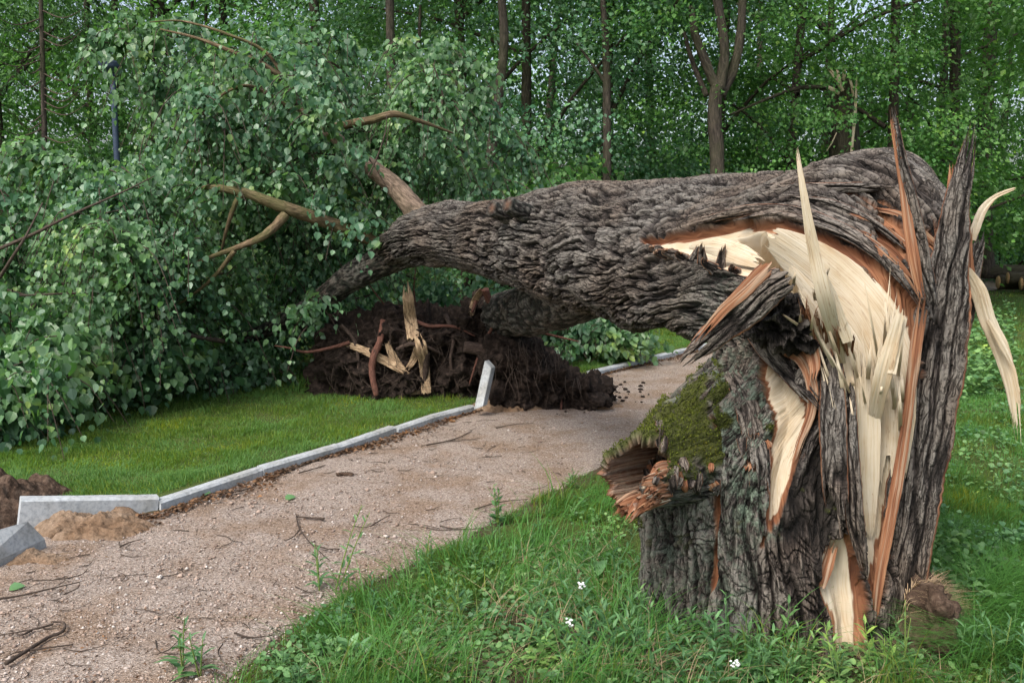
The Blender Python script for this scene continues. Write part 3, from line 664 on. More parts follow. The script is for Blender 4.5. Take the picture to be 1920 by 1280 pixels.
_sq = grid_quads(SP[::3, ::3].shape[0], SP[::3, ::3].shape[1]); _sv2 = SP[::3, ::3].reshape(-1, 3)
SBV = BVHTree.FromPolygons([tuple(v) for v in _sv2], [tuple(q) for q in _sq.tolist()])
def hit2(px, py, off):
    d = Vector(rayd(px, py)).normalized(); a = SBV.ray_cast(Vector(CAMP), d); b_ = BVH.ray_cast(Vector(CAMP), d)
    c = [h for h in (a, b_) if h[0] is not None]
    if not c: return at(px, py, 3.2)
    return np.array(min(c, key=lambda h: h[3])[0]) - np.array(d) * off
fr_ = random.Random(11)
for i in range(34):
    if i < 24: x = fr_.uniform(1200, 1345); y = 900 + fr_.uniform(-34, 20)
    elif i < 28: x = fr_.uniform(1235, 1250); y = fr_.uniform(800, 870)
    else: x = fr_.uniform(1385, 1440); y = fr_.uniform(780, 900)
    L_ = fr_.uniform(16, 44); k = 'orange' if fr_.random() < .3 else 'bark'; dx = fr_.uniform(-5, 5)
    piece('bark_flake', [hit2(x - dx, y - L_ / 2, .0), hit2(x, y, .010), hit2(x + dx, y + L_ / 2, .016)], [fr_.uniform(8, 22) / 555, fr_.uniform(10, 26) / 555, fr_.uniform(3, 12) / 555], .010, k, 16, 40, (.05, .45))
# bark flap hanging down to the left of the bend
piece('bark_flap', [at(1478, 520, 3.05), at(1435, 545, 3.05), at(1385, 590, 3.08), at(1330, 635, 3.10), at(1278, 684, 3.12)], [.08, .13, .115, .09, .03], .045, 'bark', 44, 160, (.06, .35), label='long torn flap of dark bark slanting down to the left')
piece('bark_flap', [at(1448, 492, 3.02), at(1400, 540, 3.035), at(1350, 588, 3.05), at(1296, 655, 3.06)], [.05, .05, .035, .015], .02, 'orange', 20, 120, (.1, .3), label='orange fibrous edge of the torn bark flap')
# black lump of bark in the middle
def lump_tm(P, Hh): return np.stack([Hh * 0.8, 0 * Hh, 0 * Hh], -1)
pillow('bark_lump', [(1400, 585), (1425, 545), (1470, 530), (1500, 560), (1520, 600), (1530, 650), (1490, 665), (1440, 650), (1405, 630)], 3.2, .12, .2, M['tree'], TREE, (140, 220), .035, 16, .8, tmk=lump_tm, ridge=.8)['label'] = 'black crumbling lump of old bark'
# bark strips over the stump front
def bstrip(px, w, th=.035, off=.02, kind='bark', jag=(.08, .3), nu=34, ns=150, label=None, curl=.0, name='bark_strip'):
    pts = [HP(x, y, off) for x, y in px]
    pts = np.array(pts); ys = pts[:, 1].copy()
    if len(ys) > 2: ys[1:-1] = (ys[:-2] + 2 * ys[1:-1] + ys[2:]) / 4
    pts = np.array([at(x, y, yy) for (x, y), yy in zip(px, ys)])
    return piece(name, pts, [v / 555 for v in w], th, kind, nu, ns, jag, label=label, curl=curl)
bstrip([(1395, 600), (1435, 650), (1480, 700), (1520, 742), (1545, 775)], [34, 40, 38, 30, 18], .04, .03)
bstrip([(1455, 655), (1500, 668), (1522, 720), (1520, 775), (1498, 835), (1478, 900)], [16, 30, 22, 18, 14, 6], .02, .035, 'orange', (.05, .4))
bstrip([(1556, 610), (1560, 700), (1562, 800), (1566, 900), (1574, 1000)], [24, 44, 52, 48, 40], .06, .03, label='upright slab of furrowed bark between the two bare panels')
bstrip([(1590, 655), (1592, 760), (1596, 870), (1604, 980), (1622, 1080)], [14, 28, 34, 34, 14], .05, .04, jag=(.15, .3))
bstrip([(1530, 600), (1545, 640), (1552, 690)], [24, 34, 20], .03, .05, 'orange', (.1, .5))
bstrip([(1500, 575), (1525, 600), (1545, 655)], [20, 30, 20], .03, .06, 'orange', (.1, .4))
bstrip([(1508, 640), (1520, 655), (1527, 690), (1521, 725)], [26, 30, 20, 8], .02, .065, 'orange', (.1, .4))
bstrip([(1540, 1105), (1552, 1060), (1566, 1012)], [10, 22, 16], .015, .02, 'orange', (.1, .3))
bstrip([(1370, 700), (1400, 760), (1420, 840), (1428, 930)], [30, 46, 50, 40], .03, -.005)
# the tall slab of bark standing at the right
Yr = 3.38
piece('bark_slab', [at(1690, 1205, 3.22), at(1688, 1100, 3.22), at(1704, 980, 3.23), at(1724, 850, 3.25), at(1746, 720, 3.27), at(1764, 600, 3.29), at(1782, 480, 3.31), at(1796, 370, 3.32), at(1812, 300, 3.33), at(1826, 226, 3.33)],
      [.20, .17, .18, .20, .20, .19, .125, .085, .06, .016], .10, 'bark', 80, 420, (0, .10), label='tall upright slab of dark bark with a pointed top', seed=3.3)
piece('bark_slab', [at(1640, 1170, 3.12), at(1650, 1080, 3.12), at(1668, 980, 3.14), at(1688, 870, 3.16), at(1704, 760, 3.18), at(1716, 660, 3.2), at(1730, 560, 3.22), at(1737, 530, 3.22)],
      [.02, .035, .04, .04, .035, .04, .045, .02], .03, 'orange', 22, 240, (.05, .15), label='orange inner edge of the tall bark slab')
piece('bark_slab', [at(1800, 640, 3.40), at(1812, 560, 3.42), at(1826, 490, 3.43), at(1844, 432, 3.44)], [.06, .075, .06, .02], .04, 'bark', 30, 140, (.15, .15))
piece('bark_slab', [at(1788, 420, 3.36), at(1784, 360, 3.37), at(1786, 305, 3.38)], [.04, .032, .02], .02, 'orange', 16, 80, (.1, .4))
piece('bark_slab', [at(1815, 520, 3.38), at(1812, 460, 3.40), at(1818, 425, 3.41)], [.05, .04, .02], .02, 'orange', 16, 60, (.1, .4))
# splinter of bark standing in front of the bend
piece('bark_splinter', [at(1757, 590, 3.12), at(1742, 530, 3.12), at(1722, 440, 3.13), at(1704, 360, 3.14), at(1688, 290, 3.15), at(1672, 192, 3.16)], [.02, .045, .05, .045, .036, .014], .03, 'bark', 26, 260, (.15, .12), label='long thin bark splinter rising above the bend')
piece('bark_splinter', [at(1728, 560, 3.10), at(1714, 490, 3.10), at(1700, 400, 3.12), at(1690, 330, 3.13), at(1668, 205, 3.14)], [.02, .04, .03, .025, .01], .014, 'orange', 18, 200, (.1, .2))
for pts, w in (([(1590, 400), (1650, 425), (1700, 462), (1742, 510)], [6, 14, 14, 6]), ([(1610, 432), (1670, 470), (1725, 530), (1770, 545)], [6, 16, 12, 4]), ([(1640, 392), (1690, 405), (1745, 450), (1775, 482)], [6, 16, 14, 6]),
               ([(1600, 440), (1650, 478), (1700, 530), (1738, 600)], [8, 20, 16, 6]), ([(1560, 418), (1630, 450), (1690, 500), (1735, 570)], [5, 12, 12, 6])):
    bstrip(pts, w, .016, .012, 'orange', (.2, .3), 16, 110, name='torn_bark')
# bands of bark crossing the bend
for pts, w in (([(1300, 420), (1400, 395), (1500, 400), (1600, 440), (1680, 510), (1730, 580)], [14, 26, 26, 24, 20, 8]), ([(1380, 412), (1460, 402), (1560, 432), (1640, 478), (1700, 545)], [6, 14, 16, 14, 6]),
               ([(1480, 372), (1560, 382), (1640, 420), (1710, 480)], [10, 18, 18, 8]), ([(1430, 350), (1530, 352), (1610, 352), (1680, 350)], [12, 22, 24, 12])):
    bstrip(pts, w, .03, .012, 'bark', (.12, .2), 26, 220, name='bark_band')
# ragged dark lip under the upper opening
for x, y, dx, dy in ((1235, 468, -14, -6), (1268, 478, -22, -10), (1300, 488, 6, -32), (1318, 492, -4, -36), (1350, 502, 2, -46), (1340, 505, -18, -22), (1380, 512, -8, -14), (1250, 476, -20, -4), (1285, 486, -14, -16)):
    a = HP(x, y, .01); piece('bark_curl', [a, a + np.array([dx, -6, -dy * .55]) / 420, a + np.array([dx * 1.1, -16, -dy]) / 420], [.05, .03, .01], .014, 'bark', 16, 50, (0, .4))
# sweeping sheets of cream wood inside the bend
def sheet(px, w, Ys, th=.012, nu=50, ns=200, jag=(.03, .12), label=None, curl=0.15, name='wood_sheet', face=None):
    piece(name, [at(x, y, Y) for (x, y), Y in zip(px, Ys)], [v / 530 for v in w], th, 'wood', nu, ns, jag, label=label, curl=curl, rough=.22, face=face)
sheet([(1440, 440), (1500, 480), (1568, 535), (1625, 600), (1662, 690), (1672, 800), (1664, 920)], [30, 84, 112, 118, 104, 80, 50], [3.32, 3.33, 3.32, 3.28, 3.24, 3.22, 3.22], label='broad smooth sheet of cream wood sweeping down the bend')
sheet([(1290, 462), (1340, 462), (1390, 478), (1432, 496)], [8, 40, 44, 20], [3.9, 3.78, 3.66, 3.56], curl=.1)
sheet([(1480, 500), (1530, 560), (1580, 620), (1620, 690), (1640, 760)], [14, 30, 34, 30, 10], [3.26, 3.26, 3.25, 3.22, 3.2])
sheet([(1500, 540), (1545, 610), (1580, 680), (1600, 760)], [10, 26, 30, 10], [3.2, 3.2, 3.18, 3.16])
sheet([(1655, 1050), (1668, 950), (1672, 850), (1668, 760), (1660, 660)], [20, 60, 76, 84, 60], [3.26, 3.25, 3.24, 3.24, 3.26], label='tall smooth panel of cream wood beside the bark slab', curl=.05, jag=(.05, .15))
sheet([(1630, 1010), (1625, 900), (1625, 800), (1622, 690), (1610, 600)], [14, 46, 50, 40, 14], [3.2, 3.19, 3.18, 3.17, 3.18], curl=.05, jag=(.05, .25))
# upright and leaning splinters
def spl(px, w, Y, k='wood', th=.014, jag=(0, .06), label=None, ns=120, nu=20):
    Ys = Y if isinstance(Y, (list, tuple)) else [Y] * len(px)
    piece('splinter', [at(x, y, Yy) for (x, y), Yy in zip(px, Ys)], [v / 545 for v in w], th, k, nu, ns, jag, label=label)
spl([(1580, 690), (1550, 570), (1526, 470), (1508, 370), (1494, 276)], [14, 29, 21, 13, 4], [3.2, 3.0, 2.97, 2.95, 2.95], label='tall thin spike of cream wood standing up in front of the bend', ns=200)
spl([(1590, 640), (1560, 560), (1536, 500), (1520, 440)], [20, 22, 12, 4], [3.06, 3.04, 3.02, 3.0])
spl([(1632, 830), (1652, 720), (1676, 630), (1692, 572)], [14, 34, 24, 10], [3.25, 3.09, 3.05, 3.03], label='short upright splinter of cream wood near the bark slab')
spl([(1672, 700), (1684, 640), (1700, 590)], [16, 14, 5], 3.06)
rs = random.Random(5)
for i in range(34):
    x0 = rs.uniform(1575, 1690); y0 = rs.uniform(720, 850); lean = rs.uniform(-.55, .1) if x0 < 1640 else rs.uniform(-.35, .25); ln = rs.uniform(60, 230)
    x1 = x0 + lean * ln; y1 = y0 - ln
    Yb = 3.10 + rs.uniform(-.02, .08)
    spl([(x0, y0), ((x0 + x1) / 2 + rs.uniform(-5, 5), (y0 + y1) / 2), (x1, y1)], [rs.uniform(3, 8), rs.uniform(3, 12), rs.uniform(.5, 2)], [Yb + .28, Yb, Yb + rs.uniform(-.02, .07)], 'wood', .0035, (0, rs.uniform(.05, .4)), ns=50, nu=14)
for i in range(12):
    x0 = rs.uniform(1480, 1560); y0 = rs.uniform(520, 640); a = rs.uniform(-2.6, -0.6); ln = rs.uniform(20, 60)
    spl([(x0, y0), (x0 + ln * .5 * math.cos(a), y0 + ln * .5 * math.sin(a)), (x0 + ln * math.cos(a), y0 + ln * math.sin(a))], [7, 5, 1.5], [3.14, 3.07, 3.05 + rs.uniform(-.03, .03)], 'wood' if rs.random() < .75 else 'orange', .006, (0, .3), ns=40, nu=10)
for i in range(34):      # ragged orange fringe along the pillar top
    x0 = rs.uniform(1500, 1600); y0 = 590 + (x0 - 1500) * .6 + rs.uniform(-8, 12); ln = rs.uniform(20, 60); a = rs.uniform(-2.2, -1.0)
    spl([(x0, y0 + 20), (x0 + ln * .5 * math.cos(a), y0 + ln * .5 * math.sin(a)), (x0 + ln * math.cos(a), y0 + ln * math.sin(a))], [4, 6, 1.5], [3.14, 3.06, 3.04], 'orange', .008, (0, .6), ns=40, nu=12)
for i in range(14):      # chips standing up along the top of the bend
    x0 = rs.uniform(1640, 1735); y0 = 300 + max(0, x0 - 1690) * .55 + 6; ln = rs.uniform(14, 40); a = rs.uniform(-2.7, -0.9)
    spl([(x0, y0 + 10), (x0 + ln * .5 * math.cos(a), y0 + ln * .5 * math.sin(a)), (x0 + ln * math.cos(a), y0 + ln * math.sin(a) * .6)], [9, 6, 2], 3.86, 'wood', .006, (0, .3), ns=30, nu=10)
# curled white splinter and the long hanging one at the right
spl([(1822, 450), (1830, 425), (1842, 395), (1862, 372), (1885, 360), (1908, 352)], [16, 18, 17, 10, 8, 3], [3.42, 3.42, 3.42, 3.42, 3.41, 3.40], label='curled white splinter bending away to the right')
spl([(1812, 505), (1835, 545), (1852, 600), (1876, 655), (1898, 730), (1912, 838)], [14, 30, 30, 32, 26, 8], [3.35, 3.34, 3.34, 3.33, 3.32, 3.32], 'wood', .02, (.0, .25), label='long strip of wood hanging down at the right of the stump', ns=200)
spl([(1852, 600), (1880, 650), (1900, 690)], [8, 12, 4], [3.30, 3.29, 3.28], 'wood', .01, (0, .4))
# mat of torn roots and straw at the right of the base
pillow('root_mat', [(1640, 1250), (1685, 1130), (1715, 1070), (1745, 1078), (1770, 1115), (1765, 1150), (1795, 1190), (1785, 1235), (1700, 1272)], 3.2, .2, .25, M['brown_soil'], TREE, (60, 100), .04, 12, .8)['label'] = 'mat of brown soil and torn roots at the foot of the bark slab'

# ---- leaf and blade batches
LEAF = np.array([(0, 0, 0), (-.30, .04, .05), (-.50, .32, .11), (-.36, .68, .07), (0, 1.08, -.06), (.36, .68, .07), (.50, .32, .11), (.30, .04, .05), (0, .38, 0), (0, .72, -.01)])
LEAF_Q = np.array([(0, 8, 2, 1), (8, 9, 3, 2), (0, 7, 6, 8), (8, 6, 5, 9)]); LEAF_T = np.array([(9, 4, 3), (9, 5, 4)])
SML = np.array([(0, 0, 0), (-.38, .42, .08), (0, 1.0, -.03), (.38, .42, .08)]); SML_T = np.array([(0, 2, 1), (0, 3, 2)])
LAN = np.array([(0, 0, 0), (-.10, .3, .03), (-.09, .65, .02), (0, 1, -.12), (.09, .65, .02), (.10, .3, .03)]); LAN_Q = np.array([(0, 5, 4, 3)]); 
def batch_leaves(pos, tip, nor, size, template=LEAF, q=LEAF_Q, t=LEAF_T):
    tip = tip / np.linalg.norm(tip, axis=1)[:, None]
    side = np.cross(tip, nor); side /= np.maximum(np.linalg.norm(side, axis=1)[:, None], 1e-6); n2 = np.cross(side, tip)
    V = pos[:, None] + size[:, None, None] * (template[None, :, 0:1] * side[:, None] + template[None, :, 1:2] * tip[:, None] + template[None, :, 2:3] * n2[:, None])
    k = len(template); off = (np.arange(len(pos)) * k)[:, None, None]
    Q = (q[None] + off).reshape(-1, 4) if q is not None else None
    T_ = (t[None] + off).reshape(-1, 3) if t is not None else None
    return V.reshape(-1, 3), Q, T_
def blades(pos, h, wd, lean_dir, lean, seg=3):
    n = len(pos); side = np.stack([-lean_dir[:, 1], lean_dir[:, 0], np.zeros(n)], -1)
    rot = rng.uniform(-.8, .8, n)[:, None]; side = side * np.cos(rot) + np.concatenate([lean_dir, np.zeros((n, 1))], 1) * np.sin(rot)
    ld = np.concatenate([lean_dir, np.zeros((n, 1))], 1)
    V = []
    for k in range(seg + 1):
        f = k / seg
        c = pos + ld * (lean * h * f ** 2)[:, None] + np.array([0, 0, 1.0]) * (h * (f - 0.35 * np.minimum(lean, 1.2) * f ** 2.2))[:, None]
        ww = wd * (1 - f ** 1.6)
        if k < seg: V += [c - side * ww[:, None] / 2, c + side * ww[:, None] / 2]
        else: V += [c]
    V = np.stack(V, 1); kk = V.shape[1]; off = (np.arange(n) * kk)[:, None, None]
    q = np.array([(2 * i, 2 * i + 1, 2 * i + 3, 2 * i + 2) for i in range(seg - 1)]); t = np.array([(2 * seg - 2, 2 * seg - 1, 2 * seg)])
    return V.reshape(-1, 3), (q[None] + off).reshape(-1, 4), (t[None] + off).reshape(-1, 3)
def rdirs(n):
    a = rng.uniform(0, 2 * np.pi, n); return np.stack([np.cos(a), np.sin(a)], -1)

# moss tufts on the shoulder
def moss_tufts():
    pts = []; nn = []
    idx = np.argwhere(moss > 0.55); idx = idx[rng.permutation(len(idx))[:26000]]
    pts.append(POS[idx[:, 0], idx[:, 1]]); nn.append(NRM[idx[:, 0], idx[:, 1]])
    idx = np.argwhere(SMO > 0.55); idx = idx[rng.permutation(len(idx))[:9000]]
    pts.append(SP[idx[:, 0], idx[:, 1]]); nn.append(np.tile([0, -.3, .95], (len(idx), 1)))
    P = np.concatenate(pts); Nn = np.concatenate(nn); n = len(P)
    P = P + rng.normal(0, .003, (n, 3)); cl_ = fbm(P[:, 0] * 22, P[:, 1] * 22, P[:, 2] * 22, 2); P = P + Nn * (.012 * cl_)[:, None]
    d = Nn + rng.normal(0, .55, (n, 3)); d[:, 2] += .3
    V, Q, T_ = batch_leaves(P, d, rng.normal(size=(n, 3)), rng.uniform(.005, .013, n), SML * np.array([.7, 1, 1]), None, SML_T)
    mesh_np('moss', V, Q, T_, M['mossb'], TREE, False)
moss_tufts()
# straw and rootlets in the root mat
def straw():
    n = 3800; px = rng.uniform(1650, 1800, n); py = rng.uniform(1090, 1240, n)
    ok = poly_sd(px, py, [(1665, 1240), (1700, 1110), (1720, 1078), (1750, 1085), (1772, 1130), (1792, 1175), (1800, 1215), (1760, 1250)]) > 0
    px, py = px[ok], py[ok]; n = len(px)
    P = np.array([at(a, b_, 3.14 + rng.uniform(-.03, .06) + 0.0008 * abs(a - 1700)) for a, b_ in zip(px, py)])
    d = rdirs(n); d[:, 0] = np.abs(d[:, 0]) * 1.2; d /= np.linalg.norm(d, axis=1)[:, None]
    V, Q, T_ = blades(P, rng.uniform(.02, .085, n), rng.uniform(.002, .0045, n), d, rng.uniform(.4, 2.2, n))
    mesh_np('straw', V, Q, T_, M['straw'], TREE, True)
straw()
print('tree torn parts done')
# ------------------------------------------------------------------ leaves of the fallen crown
def drooping(clumps, ntw, nl, tl, ls, spread=1.0, droop=0.9, twigs=None, facing=None):
    """clumps (n,3) centres -> arrays of hanging leaves along arching twigs"""
    n = len(clumps); P = []; TP = []; NM = []; SZ = []
    a = rng.uniform(0, 2 * np.pi, (n, ntw)); el = rng.uniform(-.3, .9, (n, ntw)); ln = tl * rng.uniform(.55, 1.2, (n, ntw))
    d = np.stack([np.cos(a) * np.cos(el), np.sin(a) * np.cos(el), np.sin(el)], -1)
    start = clumps[:, None] + rng.normal(0, .12 * tl * 2, (n, ntw, 3)) * spread
    tws = []
    for k in range(nl):
        f = (k + .6) / nl
        p = start + d * (ln * f)[..., None] + np.array([0, 0, -1.0]) * (droop * ln * f ** 2)[..., None]
        tan = d * ln[..., None] + np.array([0, 0, -2.0]) * (droop * ln * f)[..., None]; tan /= np.linalg.norm(tan, axis=-1)[..., None]
        j = rng.normal(0, .025, p.shape)
        tip = tan * .45 + np.array([0, 0, -.7]) + rng.normal(0, .42, p.shape)
        out = d * .6 + np.array([0, -.25, .7]) + rng.normal(0, .62, p.shape)
        P.append((p + j).reshape(-1, 3)); TP.append(tip.reshape(-1, 3)); NM.append(out.reshape(-1, 3)); SZ.append((ls * rng.uniform(.45, 1.3, p.shape[:2])).ravel() * (1.05 - .35 * f))
    if twigs is not None:
        for i in range(0, n):
            for k in range(0, ntw, 3):
                s = start[i, k]; q = [s, s + d[i, k] * ln[i, k] * .5 + np.array([0, 0, -droop * ln[i, k] * .25]), s + d[i, k] * ln[i, k] + np.array([0, 0, -droop * ln[i, k]])]
                tube(twigs, q, [.005, .004, .002], 4, 3, 0, cap=False)
    return np.concatenate(P), np.concatenate(TP), np.concatenate(NM), np.concatenate(SZ)
DC = np.array([(0, 800, 5.9), (80, 700, 6.3), (200, 720, 7.0), (350, 720, 7.4), (580, 680, 9.0), (0, 400, 7.2), (250, 450, 6.9), (500, 500, 7.9), (450, 250, 7.6), (200, 150, 7.6), (700, 250, 8.0), (900, 250, 8.6), (960, 330, 9.0), (560, 600, 8.8), (800, 550, 9.6), (330, 600, 7.2), (640, 420, 8.2), (700, 480, 8.6), (850, 440, 8.6)], float)
def depth_at(px, py):
    d2 = (px[:, None] - DC[None, :, 0]) ** 2 + (py[:, None] - DC[None, :, 1]) ** 2 + 900
    w_ = 1 / d2 ** 1.5; return (w_ * DC[None, :, 2]).sum(1) / w_.sum(1)
CROWN = [(-60, 300), (40, 305), (90, 345), (150, 300), (215, 290), (262, 305), (256, 250), (246, 195), (215, 165), (200, 130), (225, 80), (280, 70), (350, 95), (430, 85), (520, 105), (590, 90), (640, 120), (700, 150), (770, 120), (820, 130), (860, 165), (880, 230), (940, 290), (965, 330), (940, 360), (880, 375), (820, 370), (770, 350), (720, 420), (700, 455), (740, 500), (850, 520), (950, 540), (960, 590), (800, 600), (640, 590), (590, 640), (570, 700), (470, 710), (350, 720), (240, 720), (120, 700), (60, 720), (60, 770), (-60, 790)]
def sample_poly(poly, n):
    poly = np.asarray(poly, float); out = np.zeros((0, 2)); lo, hi = poly.min(0), poly.max(0)
    while len(out) < n:
        p = rng.uniform(lo, hi, (n * 3, 2)); k = poly_sd(p[:, 0], p[:, 1], poly) > 0; out = np.concatenate([out, p[k]])
    return out[:n]
def atv(px, py, Y):
    dx = (px - 960) / F; dy = -(py - 640) / F
    d = np.stack([dx, cp + dy * sp_, -sp_ + dy * cp], -1); return CAMP + d * (Y / d[:, 1])[:, None]
def crown():
    tw = MB(); Ps = []
    for (n, off, sc, ntw, nl) in ((290, 0.0, .6, 18, 16), (150, 1.1, .7, 10, 10), (80, 2.2, .9, 8, 8)):
        p = sample_poly(CROWN, n); Y = depth_at(p[:, 0], p[:, 1]) + off + rng.uniform(-.1, 1, n) * sc + 1.25 * pn(p[:, 0] / 100, p[:, 1] / 75, 3.3)
        # keep a hollow in the dark space under the limbs
        hol = poly_sd(p[:, 0], p[:, 1], [(430, 350), (520, 330), (680, 380), (760, 440), (740, 500), (640, 580), (560, 580), (480, 480)]) > 0
        hol2 = poly_sd(p[:, 0], p[:, 1], [(690, 250), (800, 330), (800, 400), (740, 440), (690, 380), (650, 280)]) > 0
        Y = np.where(hol | hol2, np.maximum(Y, 7.5) + .35, Y)
        keep = (pn(p[:, 0] / 55, p[:, 1] / 42, 7.7) > (-.22 if off < 1 else -.6)) & ~((off > 1) & (p[:, 1] < 265 + 40 * pn(p[:, 0] / 90, 2.2)))
        keep |= p[:, 1] > 640
        keep &= ~((p[:, 0] < 292) & (p[:, 1] > 160) & (p[:, 1] < 292))
        c = atv(p[:, 0], p[:, 1], Y)[keep]; c = c[c[:, 2] > .22]
        Ps.append(drooping(c, ntw, nl, .46, np.where(np.repeat(c[:, 2:3], ntw, 1) > .9, .054, .064), .8, 1.3, tw if off == 0 else None))
    p = np.array([(655, 285), (600, 230), (575, 215), (640, 300), (560, 150), (530, 130), (420, 345), (400, 360), (590, 565), (560, 590), (350, 350), (470, 110), (620, 200), (700, 440), (500, 330), (540, 350), (600, 370), (640, 395), (690, 415)])
    c = atv(p[:, 0].astype(float), p[:, 1].astype(float), np.where(p[:, 1] > 500, 7.4, np.where((p[:, 0] > 480) & (p[:, 1] > 295), 7.25, 7.05))); Ps.append(drooping(c, 10, 10, .30, .064, .7, .9, tw))
    for (x, y) in ((205, 85), (230, 70), (260, 55), (300, 50), (340, 45), (840, 95), (880, 120), (900, 160), (820, 90), (925, 235), (960, 265), (985, 300), (900, 200), (760, 95), (480, 75), (560, 72), (60, 280), (110, 300), (20, 290), (640, 85)):
        c = atv(np.array([x + rng.normal(0, 6) for _ in range(2)]), np.array([y + rng.normal(0, 8) for _ in range(2)]), np.full(2, float(depth_at(np.array([float(x)]), np.array([float(y)]))[0]))); Ps.append(drooping(c, 8, 12, .36, .062, .5, 1.3, tw))
    # leading edge of the crown touching the lawn at the left
    p = np.array([(rng.uniform(-40, 60), rng.uniform(700, 770)) for _ in range(12)] + [(rng.uniform(60, 330), rng.uniform(640, 690)) for _ in range(22)])
    c = atv(p[:, 0], p[:, 1], depth_at(p[:, 0], p[:, 1]) - .1); Ps.append(drooping(c, 9, 9, .34, .10, 1, .8, tw))
    A = [np.concatenate([x[k] for x in Ps]) for k in range(4)]
    g = A[0][:, 2] > .06
    A = [x[g] for x in A]
    V, Q, T_ = batch_leaves(*A)
    mesh_np('foliage', V, Q, T_, M['linden'], TREE, False)
    tw.build('twigs', M['twig'], TREE)
    print('crown leaves', len(A[0]))
crown()
# thinner branches arching through the crown
def branch(pts, rad, mat='branch', parent=None, name='branch', seg=8, nu=12, label=None):
    mb = MB(); tube(mb, [at(*p) for p in pts], rad, nu, seg, .15); o = mb.build(name, M[mat], parent or TREE)
    if label: o['label'] = label
    return o
branch([(552, 190, 7.6), (530, 150, 7.45), (490, 120, 7.35), (430, 95, 7.3), (370, 72, 7.3), (300, 55, 7.35)], [.034, .026, .022, .017, .012, .006])
branch([(545, 170, 7.5), (500, 100, 7.4), (420, 62, 7.35), (340, 40, 7.4), (280, 42, 7.4)], [.02, .014, .011, .008, .004])
branch([(618, 242, 7.45), (660, 232, 7.3), (700, 224, 7.2), (740, 214, 7.2), (790, 228, 7.3), (850, 250, 7.5)], [.038, .032, .030, .027, .016, .007], label='olive green limb showing above the foliage')
branch([(560, 215, 7.6), (480, 165, 7.3), (430, 170, 7.2), (380, 215, 7.1), (340, 290, 7.1)], [.02, .014, .01, .008, .004])
branch([(535, 402, 7.0), (515, 425, 6.95), (490, 445, 6.9), (450, 462, 6.9), (400, 480, 6.95), (350, 500, 7.0)], [.04, .035, .03, .022, .016, .01])
branch([(455, 362, 6.95), (440, 385, 6.95), (425, 430, 7.0), (415, 470, 7.1)], [.03, .02, .014, .008])
branch([(440, 470, 6.9), (400, 520, 7.0), (350, 560, 7.1), (280, 600, 7.1)], [.02, .014, .011, .006])
branch([(0, 520, 6.3), (25, 480, 6.2), (50, 440, 6.2), (80, 380, 6.3)], [.013, .011, .008, .004], 'twig')
branch([(-10, 470, 6.5), (60, 440, 6.4), (140, 400, 6.4), (230, 360, 6.5), (290, 330, 6.6)], [.014, .012, .009, .006, .003], 'twig')
branch([(420, 640, 7.4), (330, 620, 7.0), (250, 560, 6.8), (160, 550, 6.6), (20, 555, 6.4)], [.02, .016, .013, .009, .005], 'twig')
branch([(820, 230, 7.9), (830, 180, 7.9), (812, 120, 7.9)], [.012, .009, .004], 'twig')
branch([(690, 330, 7.0), (705, 300, 7.0), (722, 250, 7.0), (725, 215, 7.0)], [.005, .006, .005, .003], 'twig')
for i in range(44):
    x, y = sample_poly(CROWN, 1)[0]; Y = float(depth_at(np.array([x]), np.array([y]))[0]) + .22
    a = rng.uniform(2.4, 4.1); L_ = rng.uniform(60, 170)
    branch([(x, y, Y), (x + .5 * L_ * math.cos(a), y + .3 * L_ * math.sin(a) - 8, Y - .1), (x + L_ * math.cos(a), y + .5 * L_ * math.sin(a) + 20, Y - .15)], [.012, .009, .004], 'twig', nu=7, seg=5)

# ---- second mass of leaves lying beyond the trunk
def leafy(name, label, cat, poly, Y, n, ls=.09, mat='linden', sc=.5, ntw=8, nl=7, tl=.35, group=None, dy=0.0):
    p = sample_poly(poly, n); YY = Y + rng.uniform(-.5, 1, n) * sc - dy * (p[:, 1] - p[:, 1].mean())
    c = atv(p[:, 0], p[:, 1], YY); c = c[c[:, 2] > .1]
    base = (c[:, 0].mean(), c[:, 1].mean(), 0)
    o = thing(name, label, cat, base, group); tw = MB()
    A = drooping(c, ntw, nl, tl, ls, 1, .7, tw); g = A[0][:, 2] > .05; A = [x[g] for x in A]
    V, Q, T_ = batch_leaves(*A); mesh_np('foliage', V, Q, T_, M[mat], o, False)
    tw.build('twigs', M['twig'], o)
    for k in range(5):
        i = rng.integers(len(c)); q = c[i]; mb = MB(); e = q + np.array([rng.uniform(-.8, .8), rng.uniform(-.3, .3), rng.uniform(-.3, .3)])
        e[2] = max(e[2], .05); tube(mb, [q, (q + e) / 2 + np.array([0, 0, .08]), e], [.014, .011, .006], 7, 6, .1); mb.build('branch', M['twig'], o)
    return o
leafy('fallen_branch', 'leafy green branch lying on the lawn beyond the path, seen under the bent trunk', 'branch', [(1010, 600), (1060, 575), (1120, 578), (1180, 592), (1215, 630), (1200, 655), (1150, 665), (1060, 668), (1010, 650)], 9.6, 60, .085, sc=.5, tl=.28, dy=.004)
leafy('fallen_tree', 'crown of another fallen tree showing pale green above the bent trunk', 'tree', [(900, 360), (960, 330), (1040, 318), (1110, 325), (1130, 352), (1200, 380), (1150, 460), (1000, 470), (880, 440)], 12.5, 110, .09, sc=1.2, tl=.5, mat='forest_leaf')

